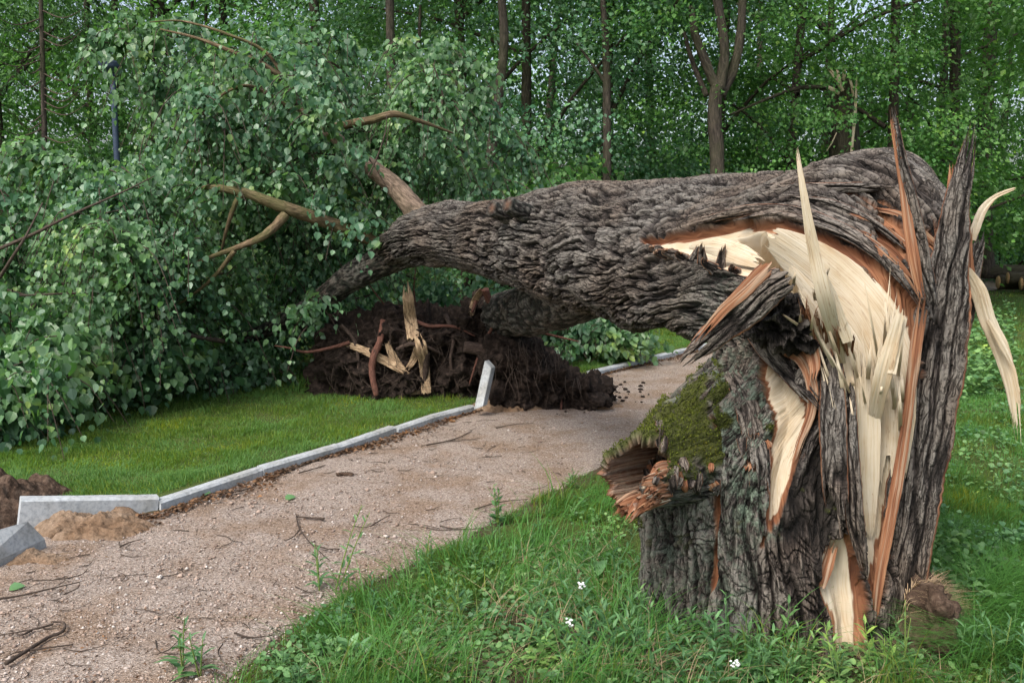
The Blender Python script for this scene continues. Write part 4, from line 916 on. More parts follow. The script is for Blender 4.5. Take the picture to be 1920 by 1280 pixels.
# ------------------------------------------------------------------ uprooted root plate
RP = thing('root_plate', 'upturned plate of black soil and broken roots torn up beside the gravel path', 'root plate', (at(840, 700, 7.9)[0], 7.9, 0))
soil1 = pillow('soil', [(575, 742), (585, 690), (598, 630), (625, 600), (690, 590), (735, 565), (790, 580), (850, 590), (895, 560), (935, 590), (985, 615), (1010, 650), (1030, 700), (1010, 760), (960, 785), (890, 790), (760, 760), (660, 760), (600, 760)], 7.9, .42, .9, M['soil'], RP, (240, 440), .12, 4.5, .58, ridge=.5, oct=7)
pillow('soil', [(900, 640), (960, 620), (1020, 655), (1060, 690), (1110, 708), (1160, 722), (1150, 750), (1120, 775), (1040, 785), (950, 785), (900, 760)], 7.45, .28, .6, M['soil'], RP, (160, 300), .10, 5.5, .62, ridge=.55, oct=7)
_sv = [soil1.matrix_basis @ v.co + RP.location for v in soil1.data.vertices]
SB = BVHTree.FromPolygons([tuple(v) for v in _sv], [tuple(f.vertices) for f in soil1.data.polygons])
def soil_y(x, y, dflt):
    d = rayd(x, y); h = SB.ray_cast(Vector(CAMP), Vector(d).normalized()); return h[0].y if h[0] is not None else dflt
def root(pts, rad, mat='root', Yo=0):
    ys_ = [min(soil_y(x, y, Y + .3) - .05, Y + .45) for x, y, Y in pts]
    ys_ = [ys_[0]] + [(ys_[i - 1] + 2 * ys_[i] + ys_[i + 1]) / 4 for i in range(1, len(ys_) - 1)] + [ys_[-1]]
    pts = [(x, y, yy) for (x, y, _), yy in zip(pts, ys_)]
    mb = MB(); tube(mb, [at(x, y, Y + Yo) for x, y, Y in pts], rad, 14, 8, .22, seedz=rng.uniform(0, 9)); return mb.build('root', M[mat], RP)
root([(718, 600, 7.35), (712, 640, 7.25), (700, 670, 7.2), (698, 700, 7.2), (706, 742, 7.2)], [.022, .028, .030, .028, .022])
root([(910, 542, 7.2), (918, 565, 7.1), (935, 590, 7.0), (945, 620, 7.1)], [.028, .03, .027, .015])
root([(905, 545, 7.2), (895, 560, 7.25), (885, 585, 7.3)], [.03, .02, .01])
root([(655, 642, 7.2), (620, 652, 7.1), (575, 660, 7.0), (540, 652, 6.95), (515, 648, 6.9)], [.018, .014, .011, .007, .003])
root([(870, 650, 7.3), (915, 660, 7.05), (955, 690, 6.95), (985, 715, 6.95), (992, 768, 7.0)], [.05, .05, .045, .04, .035], 'root_dark')
root([(745, 655, 7.3), (770, 645, 7.15), (800, 650, 7.1), (830, 665, 7.2)], [.02, .018, .015, .01], 'root_dark')
root([(835, 590, 7.3), (850, 630, 7.2), (845, 680, 7.2), (860, 730, 7.2)], [.02, .018, .013, .006], 'root_dark')
root([(640, 610, 7.3), (665, 640, 7.2), (672, 690, 7.2), (660, 735, 7.2)], [.016, .016, .012, .005], 'root_dark')
root([(1010, 650, 7.2), (1030, 690, 7.0), (1050, 740, 7.0), (1052, 772, 7.0)], [.02, .018, .012, .006], 'root')
root([(760, 590, 7.3), (800, 610, 7.2), (850, 612, 7.2), (890, 630, 7.2)], [.018, .016, .012, .006])
root([(930, 600, 7.0), (900, 660, 7.0), (880, 720, 7.0)], [.014, .011, .005])
root([(720, 570, 7.3), (700, 545, 7.3), (690, 530, 7.35)], [.008, .006, .003])
root([(780, 575, 7.4), (776, 540, 7.4), (780, 500, 7.45)], [.007, .005, .003])
root([(1020, 625, 7.2), (1050, 632, 7.1), (1085, 640, 7.0)], [.012, .009, .004])
root([(800, 660, 7.25), (798, 700, 7.15), (790, 740, 7.15)], [.03, .025, .015], 'root_dark')
def wpiece(px, w, Y, th=.03, label=None):
    o = piece('broken_wood', [at(x, y, soil_y(x, y, 7.5) - .04) for x, y in px], [v / 235 for v in w], th, 'wood', 20, 90, (.05, .25), parent=RP, label=label)
    o.data.materials[0] = M['oldwood']
wpiece([(776, 640), (770, 600), (765, 560), (762, 522)], [24, 24, 22, 12], 7.15, .05, 'pale upright stump of a snapped root')
wpiece([(784, 650), (775, 675), (762, 695)], [14, 14, 8], 7.05)
wpiece([(800, 740), (796, 690), (790, 650), (780, 622)], [18, 20, 22, 14], 7.1, .05)
wpiece([(650, 645), (690, 660), (730, 680), (765, 700)], [10, 16, 18, 12], 7.15, .04)
wpiece([(725, 640), (735, 665), (752, 690), (765, 702)], [10, 16, 16, 8], 7.05, .04)
wpiece([(882, 590), (890, 565), (905, 540)], [12, 14, 8], 7.1)
wpiece([(770, 738), (785, 735), (800, 730)], [4, 8, 4], 7.0, .02)
fr = MB()
for i in range(420):
    x = rng.uniform(600, 1080); y = rng.uniform(590, 740); Y = soil_y(x, y, 7.3) + .02
    if poly_sd(np.array([x]), np.array([y]), [(600, 740), (610, 620), (740, 590), (930, 590), (1010, 640), (1090, 710), (1080, 760), (900, 770)])[0] < 0: continue
    a = rng.normal(1.5, .9); L_ = rng.uniform(12, 70); r0 = rng.uniform(.001, .003)
    p = at(x, y, Y); q = at(x + L_ * .5 * math.cos(a) + rng.uniform(-6, 6), y + L_ * .5 * math.sin(a), Y - rng.uniform(.02, .12)); e = at(x + L_ * math.cos(a), y + L_ * math.sin(a), Y - rng.uniform(-.05, .1))
    tube(fr, [p, q, e], [r0, r0 * .8, r0 * .4], 4, 5, 0, cap=False)
for i in range(55):
    x = rng.uniform(930, 1090); y = rng.uniform(625, 700) + max(0, x - 1020) * .5; L_ = rng.uniform(20, 70); r0 = rng.uniform(.0012, .004); a = rng.normal(1.45, .35)
    tube(fr, [at(x, y, 7.22), at(x + L_ * .5 * math.cos(a) + rng.uniform(-5, 5), y + L_ * .5 * math.sin(a), 7.08), at(x + L_ * math.cos(a), y + L_ * math.sin(a), 7.1)], [r0, r0 * .8, r0 * .4], 4, 6, 0, cap=False)
fr.build('rootlets', M['twig'], RP)['kind'] = 'stuff'
# clods at the foot
cl = MB()
def clod(mb, c, r, s=0):
    nv, nu = 8, 10; ps = np.linspace(0.05, np.pi - .05, nv)[:, None]; ph = np.linspace(0, 2 * np.pi, nu, endpoint=False)[None]
    d = np.stack([np.sin(ps) * np.cos(ph), np.sin(ps) * np.sin(ph), np.cos(ps) + 0 * ph], -1)
    rr = r * (1 + .45 * pn(d[..., 0] * 1.6 + c[0] * 31, d[..., 1] * 1.6 + c[1] * 17, d[..., 2] * 1.6))
    mb.add((np.asarray(c) + d * rr[..., None] * np.array([1, 1, .7])).reshape(-1, 3), grid_quads(nv, nu))
for i in range(130):
    g = gr(1080 + rng.normal(0, 50), 752 + rng.normal(0, 14)) if i % 2 else gr(1140 + rng.normal(0, 32), 735 + rng.normal(0, 11))
    clod(cl, (g[0], g[1], .008), rng.uniform(.004, .022))
o = cl.build('soil_crumbs', M['soil']); tag(o, 'loose black crumbs of soil strewn on the gravel by the root plate', 'soil', kind='stuff')
def mound(name, px, py, rx, ry, h, mat, label, amp=.35, fr_=5.0, sd_=0.0):
    c = gr(px, py); n = 90; r = np.linspace(0, 1, n)[:, None]; a = np.linspace(0, 2 * np.pi, 140, endpoint=False)[None]
    ed = 1 + .28 * pn(np.cos(a) * 2 + sd_, np.sin(a) * 2, 1.0) + .1 * pn(np.cos(a) * 7 + sd_, np.sin(a) * 7, 1.0)
    x = c[0] + rx * r * np.cos(a) * ed; y = c[1] + ry * r * np.sin(a) * ed
    z = h * (1 - r ** 1.6) * (1 + amp * 1.6 * fbm(x * fr_, y * fr_, sd_, 5)) - .01 - .03 * r ** 6
    o = mesh_np(name, np.stack([x, y, z], -1), grid_quads(n, 140), None, M[mat], origin=(c[0], c[1], 0)); return tag(o, label, 'soil heap')
mound('sand_heap', 940, 768, .42, .16, .07, 'sand', 'crust of pale sand pushed up at the foot of the root plate', .6, 9, 1.)
mound('sand_heap', 1125, 762, .22, .2, .07, 'sand', 'small sandy clump at the right end of the root plate', .6, 11, 2.)
mound('sand_heap', 165, 988, .40, .26, .085, 'sand', 'cracked heap of orange sand beside the tilted kerb at the left edge', .5, 6, 3.)
mound('soil_heap', 5, 962, .34, .5, .18, 'brown_soil', 'brown earth heap behind the broken kerb at the left edge', .35, 5, 4.)
mound('sand_heap', 60, 1050, .26, .12, .035, 'sand', 'low spill of brown sand under the tipped kerb stone', .6, 9, 6.)
st = MB(); clod(st, gr(120, 962, .05) , .03); clod(st, gr(105, 1000, .02), .035)
tag(st.build('stone', M['sand']), 'small stones among the sand by the tilted kerb', 'stone', kind='stuff')

# ------------------------------------------------------------------ kerb stones
def kerb(a, b, label, w=.065, h=.16, ztop=.055, za=0, zb=0, name='kerb_stone', roll=0.0):
    a = np.array([a[0], a[1], ztop + za]); b = np.array([b[0], b[1], ztop + zb]); ax = b - a; L = np.linalg.norm(ax); ax /= L
    side = np.cross(ax, [0, 0, 1.0]); side /= np.linalg.norm(side); up = np.cross(side, ax)
    if roll:
        c, s = math.cos(roll), math.sin(roll); side, up = side * c + up * s, up * c - side * s
    prof = [(-w, -h), (w * .0, -h), (0, -.014), (-.014, 0), (-w + .006, 0), (-w, -.006)]
    V = []; n = 14
    for i in range(n):
        t = i / (n - 1); p0 = a + ax * (L * t)
        for (s, u) in prof:
            q = p0 + side * s + up * u; k = .0025 * pn(np.array(q[0] * 30), q[1] * 30, q[2] * 30 + s * 90)
            V.append(q + up * k + side * k)
    m_ = len(prof); V = np.array(V); Q = grid_quads(n, m_); nV = len(V)
    V = np.concatenate([V, [V[:m_].mean(0), V[-m_:].mean(0)]])
    T_ = [(nV, (j + 1) % m_, j) for j in range(m_)] + [(nV + 1, (n - 1) * m_ + j, (n - 1) * m_ + (j + 1) % m_) for j in range(m_)]
    o = mesh_np(name, V, Q, T_, M['concrete'], None, False, origin=(a + b) / 2 - np.array([0, 0, .08]))
    return tag(o, label, 'kerb', 'concrete kerb stones along the path')
# walk along the kerb line laying 1 m stones
def kerb_run(p, q, labels):
    p = np.array(p[:2]); q = np.array(q[:2]); L = np.linalg.norm(q - p); n = len(labels)
    for i, lb in enumerate(labels):
        a = p + (q - p) * (i / n); b = p + (q - p) * ((i + 1) / n) - (q - p) / L * .006
        nrm = np.array([-(q - p)[1], (q - p)[0]]) / L
        a = a + nrm * rng.uniform(-.012, .012); b = b + nrm * rng.uniform(-.012, .012)
        kerb(a, b, lb, za=rng.uniform(-.008, .008), zb=rng.uniform(-.008, .008))
kerb_run(gr(300, 957), gr(495, 893), ['grey kerb stone right after the tilted one at the left'])
kerb_run(gr(495, 893), gr(640, 850), ['grey kerb stone third from the left'])
kerb_run(gr(640, 850), gr(745, 814), ['grey kerb stone half way along the left lawn'])
kerb_run(gr(745, 814), gr(890, 773), ['grey kerb stone second before the upright one', 'grey kerb stone touching the foot of the upright one'])
kerb_run(gr(1110, 707), gr(1200, 685), ['grey kerb stone just right of the root plate'])
kerb_run(gr(1200, 685), gr(1290, 663), ['grey kerb stone under the bent trunk beside far lawn'])
kerb_run(gr(1290, 663), gr(1435, 625), ['kerb stone seen beneath the hanging bark flap', 'kerb stone partly hidden behind the neck of the stump'])
kerb(gr(45, 1000), gr(300, 957), 'grey kerb stone tilted up out of the sand at the left edge', h=.17, ztop=.075, za=.10, zb=0)
# upright stone pushed up by the root plate
def slab(corners_front, depth_vec, name, label):
    c = np.array(corners_front); V = np.concatenate([c, c + np.asarray(depth_vec)])
    mb = bpy.data.meshes.new(name); o_ = V.mean(0)
    mb.from_pydata([tuple(v - o_) for v in V], [], [(0, 1, 2, 3), (7, 6, 5, 4), (0, 4, 5, 1), (1, 5, 6, 2), (2, 6, 7, 3), (3, 7, 4, 0)])
    mb.materials.append(M['concrete']); o = bpy.data.objects.new(name, mb); COL.objects.link(o); o.location = o_
    bv = o.modifiers.new('bevel', 'BEVEL'); bv.width = .008; bv.segments = 2
    return tag(o, label, 'kerb', 'concrete kerb stones along the path')
slab([at(888, 768, 7.0), at(905, 762, 6.95), at(921, 690, 7.05), at(908, 676, 7.1)], (.035, .07, 0), 'kerb_stone', 'kerb stone standing upright against the root plate')
slab([gr(-60, 1075, .03), gr(86, 1010, .05), gr(52, 975, .16), gr(-70, 1010, .16)], (0, .02, -.07), 'kerb_stone', 'kerb stone tipped onto its side at the left edge')
# ------------------------------------------------------------------ grass
def stump_mask(x, y): return np.hypot((x - 1.0) / .50, (y - 3.5) / .46) < 1
sb = gr(1450, 1150)
def scatter_px(n, poly):
    """points on the ground inside a picture polygon (real ground positions)"""
    p = sample_poly(poly, n); dx = (p[:, 0] - 960) / F; dy = -(p[:, 1] - 640) / F
    d = np.stack([dx, cp + dy * sp_, -sp_ + dy * cp], -1); t = -CAMZ / d[:, 2]
    return CAMP + d * t[:, None]
def grass(name, pts, hmin, hmax, wk, mat, label, lean=(.15, 1.0), seg=3, pathsd=0.0, clump=True, kind='stuff'):
    x, y = pts[:, 0], pts[:, 1]
    sdp = poly_sd(x, y, path_poly)
    ok = (sdp < pathsd + .05 * pn(x * 4, y * 4, 9.)) 
    c0 = TREE.location; ok &= np.hypot((x - 1.02) / .50, (y - 3.5) / .42) > 1; ok &= np.hypot((x - 1.47) / .17, (y - 3.2) / .2) > 1
    x, y = x[ok], y[ok]; n = len(x); z = gz(x, y) - .005
    cl_ = (0.55 + .75 * ss(-.5, .6, fbm(x * 3.5, y * 3.5, 6.1, 3))) if clump else 1.0
    dist = np.maximum(y, 2.5)
    h = rng.uniform(hmin, hmax, n) * cl_
    wd = wk * (dist / 3.5) ** .55 * rng.uniform(.6, 1.3, n)
    a = 5 * pn(x * 1.1, y * 1.1, 4.) + rng.normal(0, 1.2, n); ld = np.stack([np.cos(a), np.sin(a)], -1)
    V, Q, T_ = blades(np.stack([x, y, z], -1), h, wd, ld, rng.uniform(*lean, n), seg)
    o = mesh_np(name, V, Q, T_, M[mat], None, True); return tag(o, label, 'grass', kind=kind)
left_lawn = [(-40, 1000), (-40, 700), (60, 690), (350, 690), (600, 700), (760, 720), (900, 715), (900, 768), (640, 840), (300, 940)]
P = scatter_px(120000, left_lawn); P = P[poly_sd(P[:, 0], P[:, 1], lawn_poly) > .08]
grass('lawn', P, .022, .055, .0035, 'lawn', 'short mown grass of the lawn between the kerb and the fallen crown', seg=2, pathsd=-.0)
P = scatter_px(45000, [(1020, 720), (1060, 610), (1210, 585), (1400, 575), (1400, 640), (1290, 655), (1110, 700)]); P = P[poly_sd(P[:, 0], P[:, 1], lawn_poly) > .08]
grass('lawn', P, .03, .06, .004, 'lawn', 'short grass of the far lawn seen under the bent trunk', seg=2)
PR_ = lambda P: P[rng.random(len(P)) > .9 * ss(.3, 0.0, fbm(P[:, 0] * 1.3, P[:, 1] * .9, 1.4, 3) + .22)]
P = scatter_px(110000, [(1700, 1300), (1700, 1000), (1740, 700), (1780, 540), (1800, 508), (1960, 508), (1960, 1300)])
grass('grass', PR_(P), .035, .09, .0034, 'grass', 'uncut grass to the right of the broken stump', seg=3)
P = scatter_px(90000, [(380, 1300), (560, 1170), (740, 1060), (900, 985), (1080, 890), (1200, 900), (1260, 1180), (1720, 1180), (1960, 1150), (1960, 1320), (380, 1320)])
e = np.zeros(len(P))
for (px, py, r) in ((1130, 1190, 0.22), (1000, 1160, 0.16), (850, 1240, 0.26), (1640, 1230, 0.25), (900, 1280, 0.2), (1230, 1230, 0.22), (1440, 1230, .15)):
    g = gr(px, py); e = np.maximum(e, ss(r * 1.3, r * .7, np.hypot(P[:, 0] - g[0], P[:, 1] - g[1]) + .06 * pn(P[:, 0] * 7, P[:, 1] * 7, 1.)))
P = P[rng.random(len(P)) > np.maximum(e * .95, .86 * ss(.22, -.05, fbm(P[:, 0] * 2.6, P[:, 1] * 2.6, 4.4, 3)))]
grass('grass', P, .025, .085, .0036, 'grass', 'lush verge grass between the gravel path and the broken stump', pathsd=.08, lean=(.2, 1.5))
P = scatter_px(4200, [(420, 1300), (600, 1160), (760, 1070), (900, 1000), (1080, 900), (1200, 960), (1260, 1190), (1700, 1230), (1920, 1160), (1960, 1320), (420, 1320)]); P = P[fbm(P[:, 0] * 2.6, P[:, 1] * 2.6, 4.4, 3) > -.12]
grass('grass', P, .14, .28, .0052, 'grass', 'long arching grass blades around the foot of the broken stump', pathsd=.02, lean=(.3, 1.6), seg=5)
P = scatter_px(1300, [(500, 1300), (760, 1150), (1080, 1000), (1200, 1050), (1260, 1190), (1700, 1230), (1960, 1320)])
grass('dry_grass', P, .06, .2, .003, 'straw', 'scattered dry straw blades in the verge', pathsd=.0, lean=(.5, 2.0), seg=4)
P = scatter_px(3000, [(1770, 1240), (1800, 1100), (1960, 1090), (1960, 1280)])
grass('grass', P, .12, .28, .003, 'grass', 'long grass combed over to the right of the root mat', lean=(1.0, 2.2), seg=5)
P = gr(622, 742) + np.concatenate([rng.normal(0, .13, (700, 1)), rng.normal(0, .08, (700, 1)), np.zeros((700, 1))], 1)
grass('grass', P, .08, .2, .005, 'lawn', 'bright tuft of torn turf at the left foot of the root plate', lean=(.2, 1.0), seg=3)
# tufts of leafy ground cover: round small leaves in the verge and right lawn
def cover(n, poly, size, label, mat='weed', hmax=.05, tpl=None):
    P = scatter_px(n, poly); ok = (poly_sd(P[:, 0], P[:, 1], path_poly) < 0) & (np.hypot((P[:, 0] - 1.02) / .5, (P[:, 1] - 3.5) / .42) > 1) & (fbm(P[:, 0] * 3, P[:, 1] * 3, 2.2, 3) > -.1)
    P = P[ok]; n = len(P); P[:, 2] = gz(P[:, 0], P[:, 1]) + rng.uniform(.005, hmax, n)
    tip = np.concatenate([rdirs(n), rng.uniform(-.2, .7, (n, 1))], 1); nor = np.array([0, 0, 1.]) + rng.normal(0, .4, (n, 3))
    V, Q, T_ = batch_leaves(P, tip, nor, rng.uniform(.5, 1.2, n) * size, *(tpl or ()))
    tag(mesh_np('ground_cover', V, Q, T_, M[mat], None, True), label, 'ground cover', kind='stuff')
cover(7000, [(420, 1300), (600, 1160), (900, 1000), (1080, 910), (1200, 960), (1260, 1190), (1700, 1230), (1960, 1160), (1960, 1320)], .022, 'small round weed leaves low in the verge grass')
cover(3500, [(1740, 1100), (1780, 560), (1960, 540), (1960, 1200)], .03, 'clover-like weed leaves in the grass right of the stump', hmax=.09)
cover(5000, [(1740, 760), (1775, 600), (1800, 560), (1905, 590), (1900, 745)], .055, 'patch of taller leafy weeds behind the hanging splinter', hmax=.22)
# litter, pebbles
def litter():
    t = rng.uniform(0, 1, 3800); k0, k1 = 3, 7
    tt_ = 2.3 + t * 9; Pk = np.stack([np.interp(tt_, np.arange(len(KLa)), KLa[:, k]) for k in (0, 1)], -1)
    nrm = np.array([.6, -.8]); off = np.abs(rng.normal(0, .06, len(t))) + .015; off *= (.35 + 1.3 * ss(-.3, .5, pn(Pk[:, 0] * 2.2, Pk[:, 1] * 2.2, 3.)))
    P = np.concatenate([Pk + nrm * off[:, None], rng.uniform(.008, .02, (len(t), 1))], 1)
    n = len(P); tip = np.concatenate([rdirs(n), rng.normal(0, .2, (n, 1))], 1)
    V, Q, T_ = batch_leaves(P, tip, np.array([0, 0, 1.]) + rng.normal(0, .35, (n, 3)), rng.uniform(.012, .035, n), SML, None, SML_T)
    tag(mesh_np('leaf_litter', V, Q, T_, M['litter'], None, False), 'brown crumbs of dead leaves and bark along the kerb', 'litter', kind='stuff')
    # loose chips everywhere on the path
    P = scatter_px(2600, [(-20, 1290), (-20, 1080), (300, 960), (890, 770), (1360, 650), (1400, 700), (1080, 880), (760, 1060), (430, 1290)])
    n = len(P); P[:, 2] = .012; tip = np.concatenate([rdirs(n), rng.normal(0, .15, (n, 1))], 1)
    V, Q, T_ = batch_leaves(P, tip, np.array([0, 0, 1.]) + rng.normal(0, .3, (n, 3)), rng.uniform(.006, .02, n), SML * np.array([.5, 1, 1]), None, SML_T)
    tag(mesh_np('bark_chips', V, Q, T_, M['litter'], None, False), 'tiny bark chips and dead needles scattered over the gravel', 'litter', kind='stuff')
litter()
def pebbles():
    P = scatter_px(9000, [(-20, 1290), (-20, 1080), (300, 960), (890, 770), (1360, 650), (1400, 700), (1080, 880), (760, 1060), (430, 1290)])
    ico = np.array([(1, 0, 0), (-1, 0, 0), (0, 1, 0), (0, -1, 0), (0, 0, .7), (0, 0, -.7)], float); fc = np.array([(0, 2, 4), (2, 1, 4), (1, 3, 4), (3, 0, 4), (2, 0, 5), (1, 2, 5), (3, 1, 5), (0, 3, 5)])
    n = len(P); r = .0025 + rng.exponential(.0022, n); a = rng.uniform(0, 6.28, n); c, s = np.cos(a), np.sin(a)
    V = ico[None] * rng.uniform(.6, 1.3, (n, 6, 1)) * r[:, None, None]; V = np.stack([V[..., 0] * c[:, None] - V[..., 1] * s[:, None], V[..., 0] * s[:, None] + V[..., 1] * c[:, None], V[..., 2]], -1)
    P[:, 2] = .006; V = V + P[:, None]
    m, nt_ = newmat('pebble'); b = NB(nt_); g = b.n('ShaderNodeNewGeometry')
    b.out(b.ramp(g.outputs['Random Per Island'], [(0, (.14, .10, .08)), (.5, (.33, .25, .2)), (.85, (.34, .29, .26)), (1, (.5, .46, .42))]), .8)
    tag(mesh_np('pebbles', V.reshape(-1, 3), None, (fc[None] + (np.arange(n) * 6)[:, None, None]).reshape(-1, 3), m, None, True), 'small loose pebbles lying on the gravel path', 'pebbles', kind='stuff')
pebbles()
# ------------------------------------------------------------------ twigs on the path
def twig(label, strokes, r=.006, mat='twig', cat='twig'):
    c = gr(*strokes[0][0]); mb = MB()
    for k, s in enumerate(strokes):
        rr = r * (1 if k == 0 else .6)
        P_ = [gr(x, y) + np.array([0, 0, .008 + rr + .012 * rng.random()]) for x, y in s]
        tube(mb, P_, np.linspace(rr, rr * .45, len(s)), 7, 6, .3, seedz=rng.uniform(0, 9))
    return tag(mb.build('fallen_twig', M[mat], None, origin=c), label, cat, 'twigs lying on the gravel')
twig('forked twig bent like a tick lying in the middle of the gravel path', [[(608, 980), (585, 977), (556, 975)], [(556, 975), (560, 995), (575, 1015), (600, 1040), (618, 1055)], [(562, 1000), (550, 1012), (535, 1020)], [(590, 1030), (612, 1036), (625, 1038)]], .007)
twig('short curved twig to the right of the forked twig', [[(695, 992), (712, 982), (732, 973)]], .004)
twig('long dark twig with a hooked end at the lower left of the path', [[(12, 1256), (50, 1232), (90, 1205), (118, 1195), (121, 1180), (100, 1175)], [(50, 1230), (90, 1225), (138, 1218)], [(100, 1178), (60, 1190), (0, 1200)], [(60, 1188), (40, 1200), (20, 1192)]], .008)
twig('thin branching twig at the left edge of the path', [[(0, 1133), (40, 1125), (100, 1112), (150, 1100)], [(60, 1096), (110, 1095), (150, 1086), (165, 1075)], [(120, 1120), (145, 1110), (150, 1102)]], .005)
twig('thin twig lying beside the kerb in the leaf litter', [[(425, 930), (450, 925), (482, 915)]], .005)
twig('pair of slender twigs near the verge grass', [[(825, 992), (860, 998), (908, 995)], [(825, 985), (850, 978), (868, 980)]], .004)
twig('straight thin twig lying on gravel left of the stub', [[(890, 960), (940, 948), (990, 942)]], .004)
twig('dark stick lying across gravel before the upright kerb stone', [[(800, 840), (850, 828), (885, 812)], [(840, 830), (870, 830), (900, 826)]], .006)
twig('small twig on gravel in front of the sandy crust', [[(930, 806), (960, 800), (1000, 797)]], .004)
twig('thin stick at the bottom of the path beside the grass', [[(440, 1196), (470, 1200), (510, 1200)]], .004)
twig('tiny curled twig on the gravel near the raised kerb', [[(225, 1030), (245, 1024), (268, 1018)]], .004)
twig('twig lying across the litter along the kerb', [[(560, 893), (585, 886), (610, 876)]], .005)
mb = MB(); g = gr(645, 893); 
for k in range(5): clod(mb, (g[0] + .018 * k - .03, g[1] + rng.uniform(-.01, .01), .015), .016)
tag(mb.build('bark_fragment', M['brown_soil'], None, origin=g), 'lichen-covered bit of bark lying alone on the gravel', 'bark')
for px, py, lb in ((535, 938, 'small green leaf lying on the gravel above the forked twig'), (18, 1108, 'pale green leaf lying at the left edge of the path'), (375, 930, 'pale leaf lying beside the kerb litter')):
    g = gr(px, py); V, Q, T_ = batch_leaves(np.array([g + [0, 0, .012]]), np.array([[.8, .3, .1]]), np.array([[.1, -.3, 1.]]), np.array([.055]))
    tag(mesh_np('leaf', V, Q, T_, M['weed'], None, True, origin=g), lb, 'leaf')

# ------------------------------------------------------------------ single weeds
def weed(px, py, h, label, kind='lance', n=16, ls=.09, lean=(0, 0), flower=False, stems=1):
    h = h * 1.35; ls = ls * 1.12; g = gr(px, py); o = thing('weed', label, 'weed', (g[0], g[1], 0)); sm = MB(); P = []; TI = []; NO = []; SZ = []
    for s_ in range(stems):
        ax = np.array([lean[0] + rng.normal(0, .12), lean[1] + rng.normal(0, .12), 1.0]); b0 = g + np.array([rng.normal(0, .01), rng.normal(0, .01), 0]) * (stems > 1)
        hh = h * rng.uniform(.75, 1.05) if s_ else h
        pts = [b0 + ax * hh * f + np.array([lean[0], lean[1], 0]) * hh * f * f * .5 for f in (0, .35, .7, 1)]
        tube(sm, pts, [.0035, .003, .0022, .0012], 5, 4, 0)
        ph = rng.uniform(0, 6)
        for k in range(n):
            f = .08 + .92 * k / n; p = pts[0] + (pts[-1] - pts[0]) * f; a = ph + k * 2.4
            P.append(p); TI.append([math.cos(a), math.sin(a), .55 - .3 * (1 - f) + (f ** 3) * .8]); NO.append([-.3 * math.cos(a), -.3 * math.sin(a), 1]); SZ.append(ls * (1.05 - .65 * f) * rng.uniform(.8, 1.15))
        if flower:
            fl_ = MB()
            for q in range(16):
                c = pts[-1] + rng.normal(0, .006, 3) + np.array([0, 0, .006]); clod(fl_, c, .0042)
            fl_.build('flower_head', M['flower'], o)
    tpl = {'lance': (np.array([(0, 0, 0), (-.11, .3, .03), (-.09, .65, .01), (0, 1, -.16), (.09, .65, .01), (.11, .3, .03), (0, .3, 0), (0, .65, -.03)]), np.array([(0, 6, 1, 1)])[:0].reshape(0, 4), np.array([(0, 6, 1), (0, 5, 6), (6, 7, 2), (6, 2, 1), (6, 5, 4), (6, 4, 7), (7, 3, 2), (7, 4, 3)])),
           'broad': (LEAF * np.array([.62, 1, 1]), LEAF_Q, LEAF_T)}[kind]
    V, Q, T_ = batch_leaves(np.array(P), np.array(TI), np.array(NO, float), np.array(SZ), *tpl)
    mesh_np('leaves', V, Q, T_, M['weed'], o, True); sm.build('stem', M['grass'], o)
    return o
W_ = [(1105, 1090, .02, 'broad upright dock leaf left of the stump', 'broad', 3, .17, False), (1100, 1235, .185, 'tall weed topped by a white flower head left of the stump', 'lance', 16, .10, True),
      (1050, 1240, .095, 'bushy weed with a small white flower near the bottom edge', 'lance', 14, .09, True), (1150, 1255, .17, 'willow-leaved weed just below the white flowered one', 'lance', 18, .10, False),
      (1200, 1245, .15, 'leafy weed at the left foot of the stump', 'lance', 16, .09, False), (985, 1220, .15, 'pale leafy weed in the verge beside bare earth', 'lance', 16, .08, False),
      (1375, 1275, .05, 'low weed with white flower in front of the stump', 'lance', 10, .07, True), (1310, 1262, .12, 'slender weed in front of the furrowed stump', 'lance', 14, .08, False),
      (1010, 1120, .13, 'small leafy weed in the verge left of the stump', 'lance', 14, .08, False), (632, 1110, .26, 'tall thin weed standing at the edge of the gravel', 'lance', 14, .07, False),
      (600, 1110, .14, 'wispy weed leaning over the gravel edge', 'lance', 12, .07, False), (790, 1075, .14, 'airy weed on the verge edge half way up the path', 'lance', 14, .06, False),
      (935, 985, .15, 'dark leafy weed at the verge edge near the stub', 'broad', 14, .05, False), (345, 1260, .14, 'grassy weed at the bottom edge of the gravel', 'lance', 10, .09, False),
      (375, 1270, .12, 'thin weed standing in gravel near the bottom edge', 'lance', 8, .08, False), (655, 1240, .06, 'broad-leaved seedling in verge grass near the bottom edge', 'broad', 7, .09, False),
      (690, 1265, .07, 'yellowish rounded plant in the verge grass at the bottom', 'broad', 7, .08, False), (1570, 1275, .09, 'short weed before the lower wood opening', 'lance', 12, .06, False),
      (1690, 1275, .2, 'thin tall weed in front of the root mat', 'lance', 8, .05, False), (1870, 1250, .12, 'weed in combed grass at the lower right corner', 'lance', 14, .08, False),
      (1450, 1278, .10, 'leafy weed before the stump left of lower opening', 'lance', 14, .07, False), (860, 1180, .12, 'weed in the lush verge grass over bare soil', 'lance', 14, .07, False)]
for (px, py, h, lb, kd, n, ls, fw) in W_: weed(px, py, h, lb, kd, n, ls, (rng.normal(0, .15), rng.normal(0, .1)), fw, 1 if n < 5 or fw else 2)

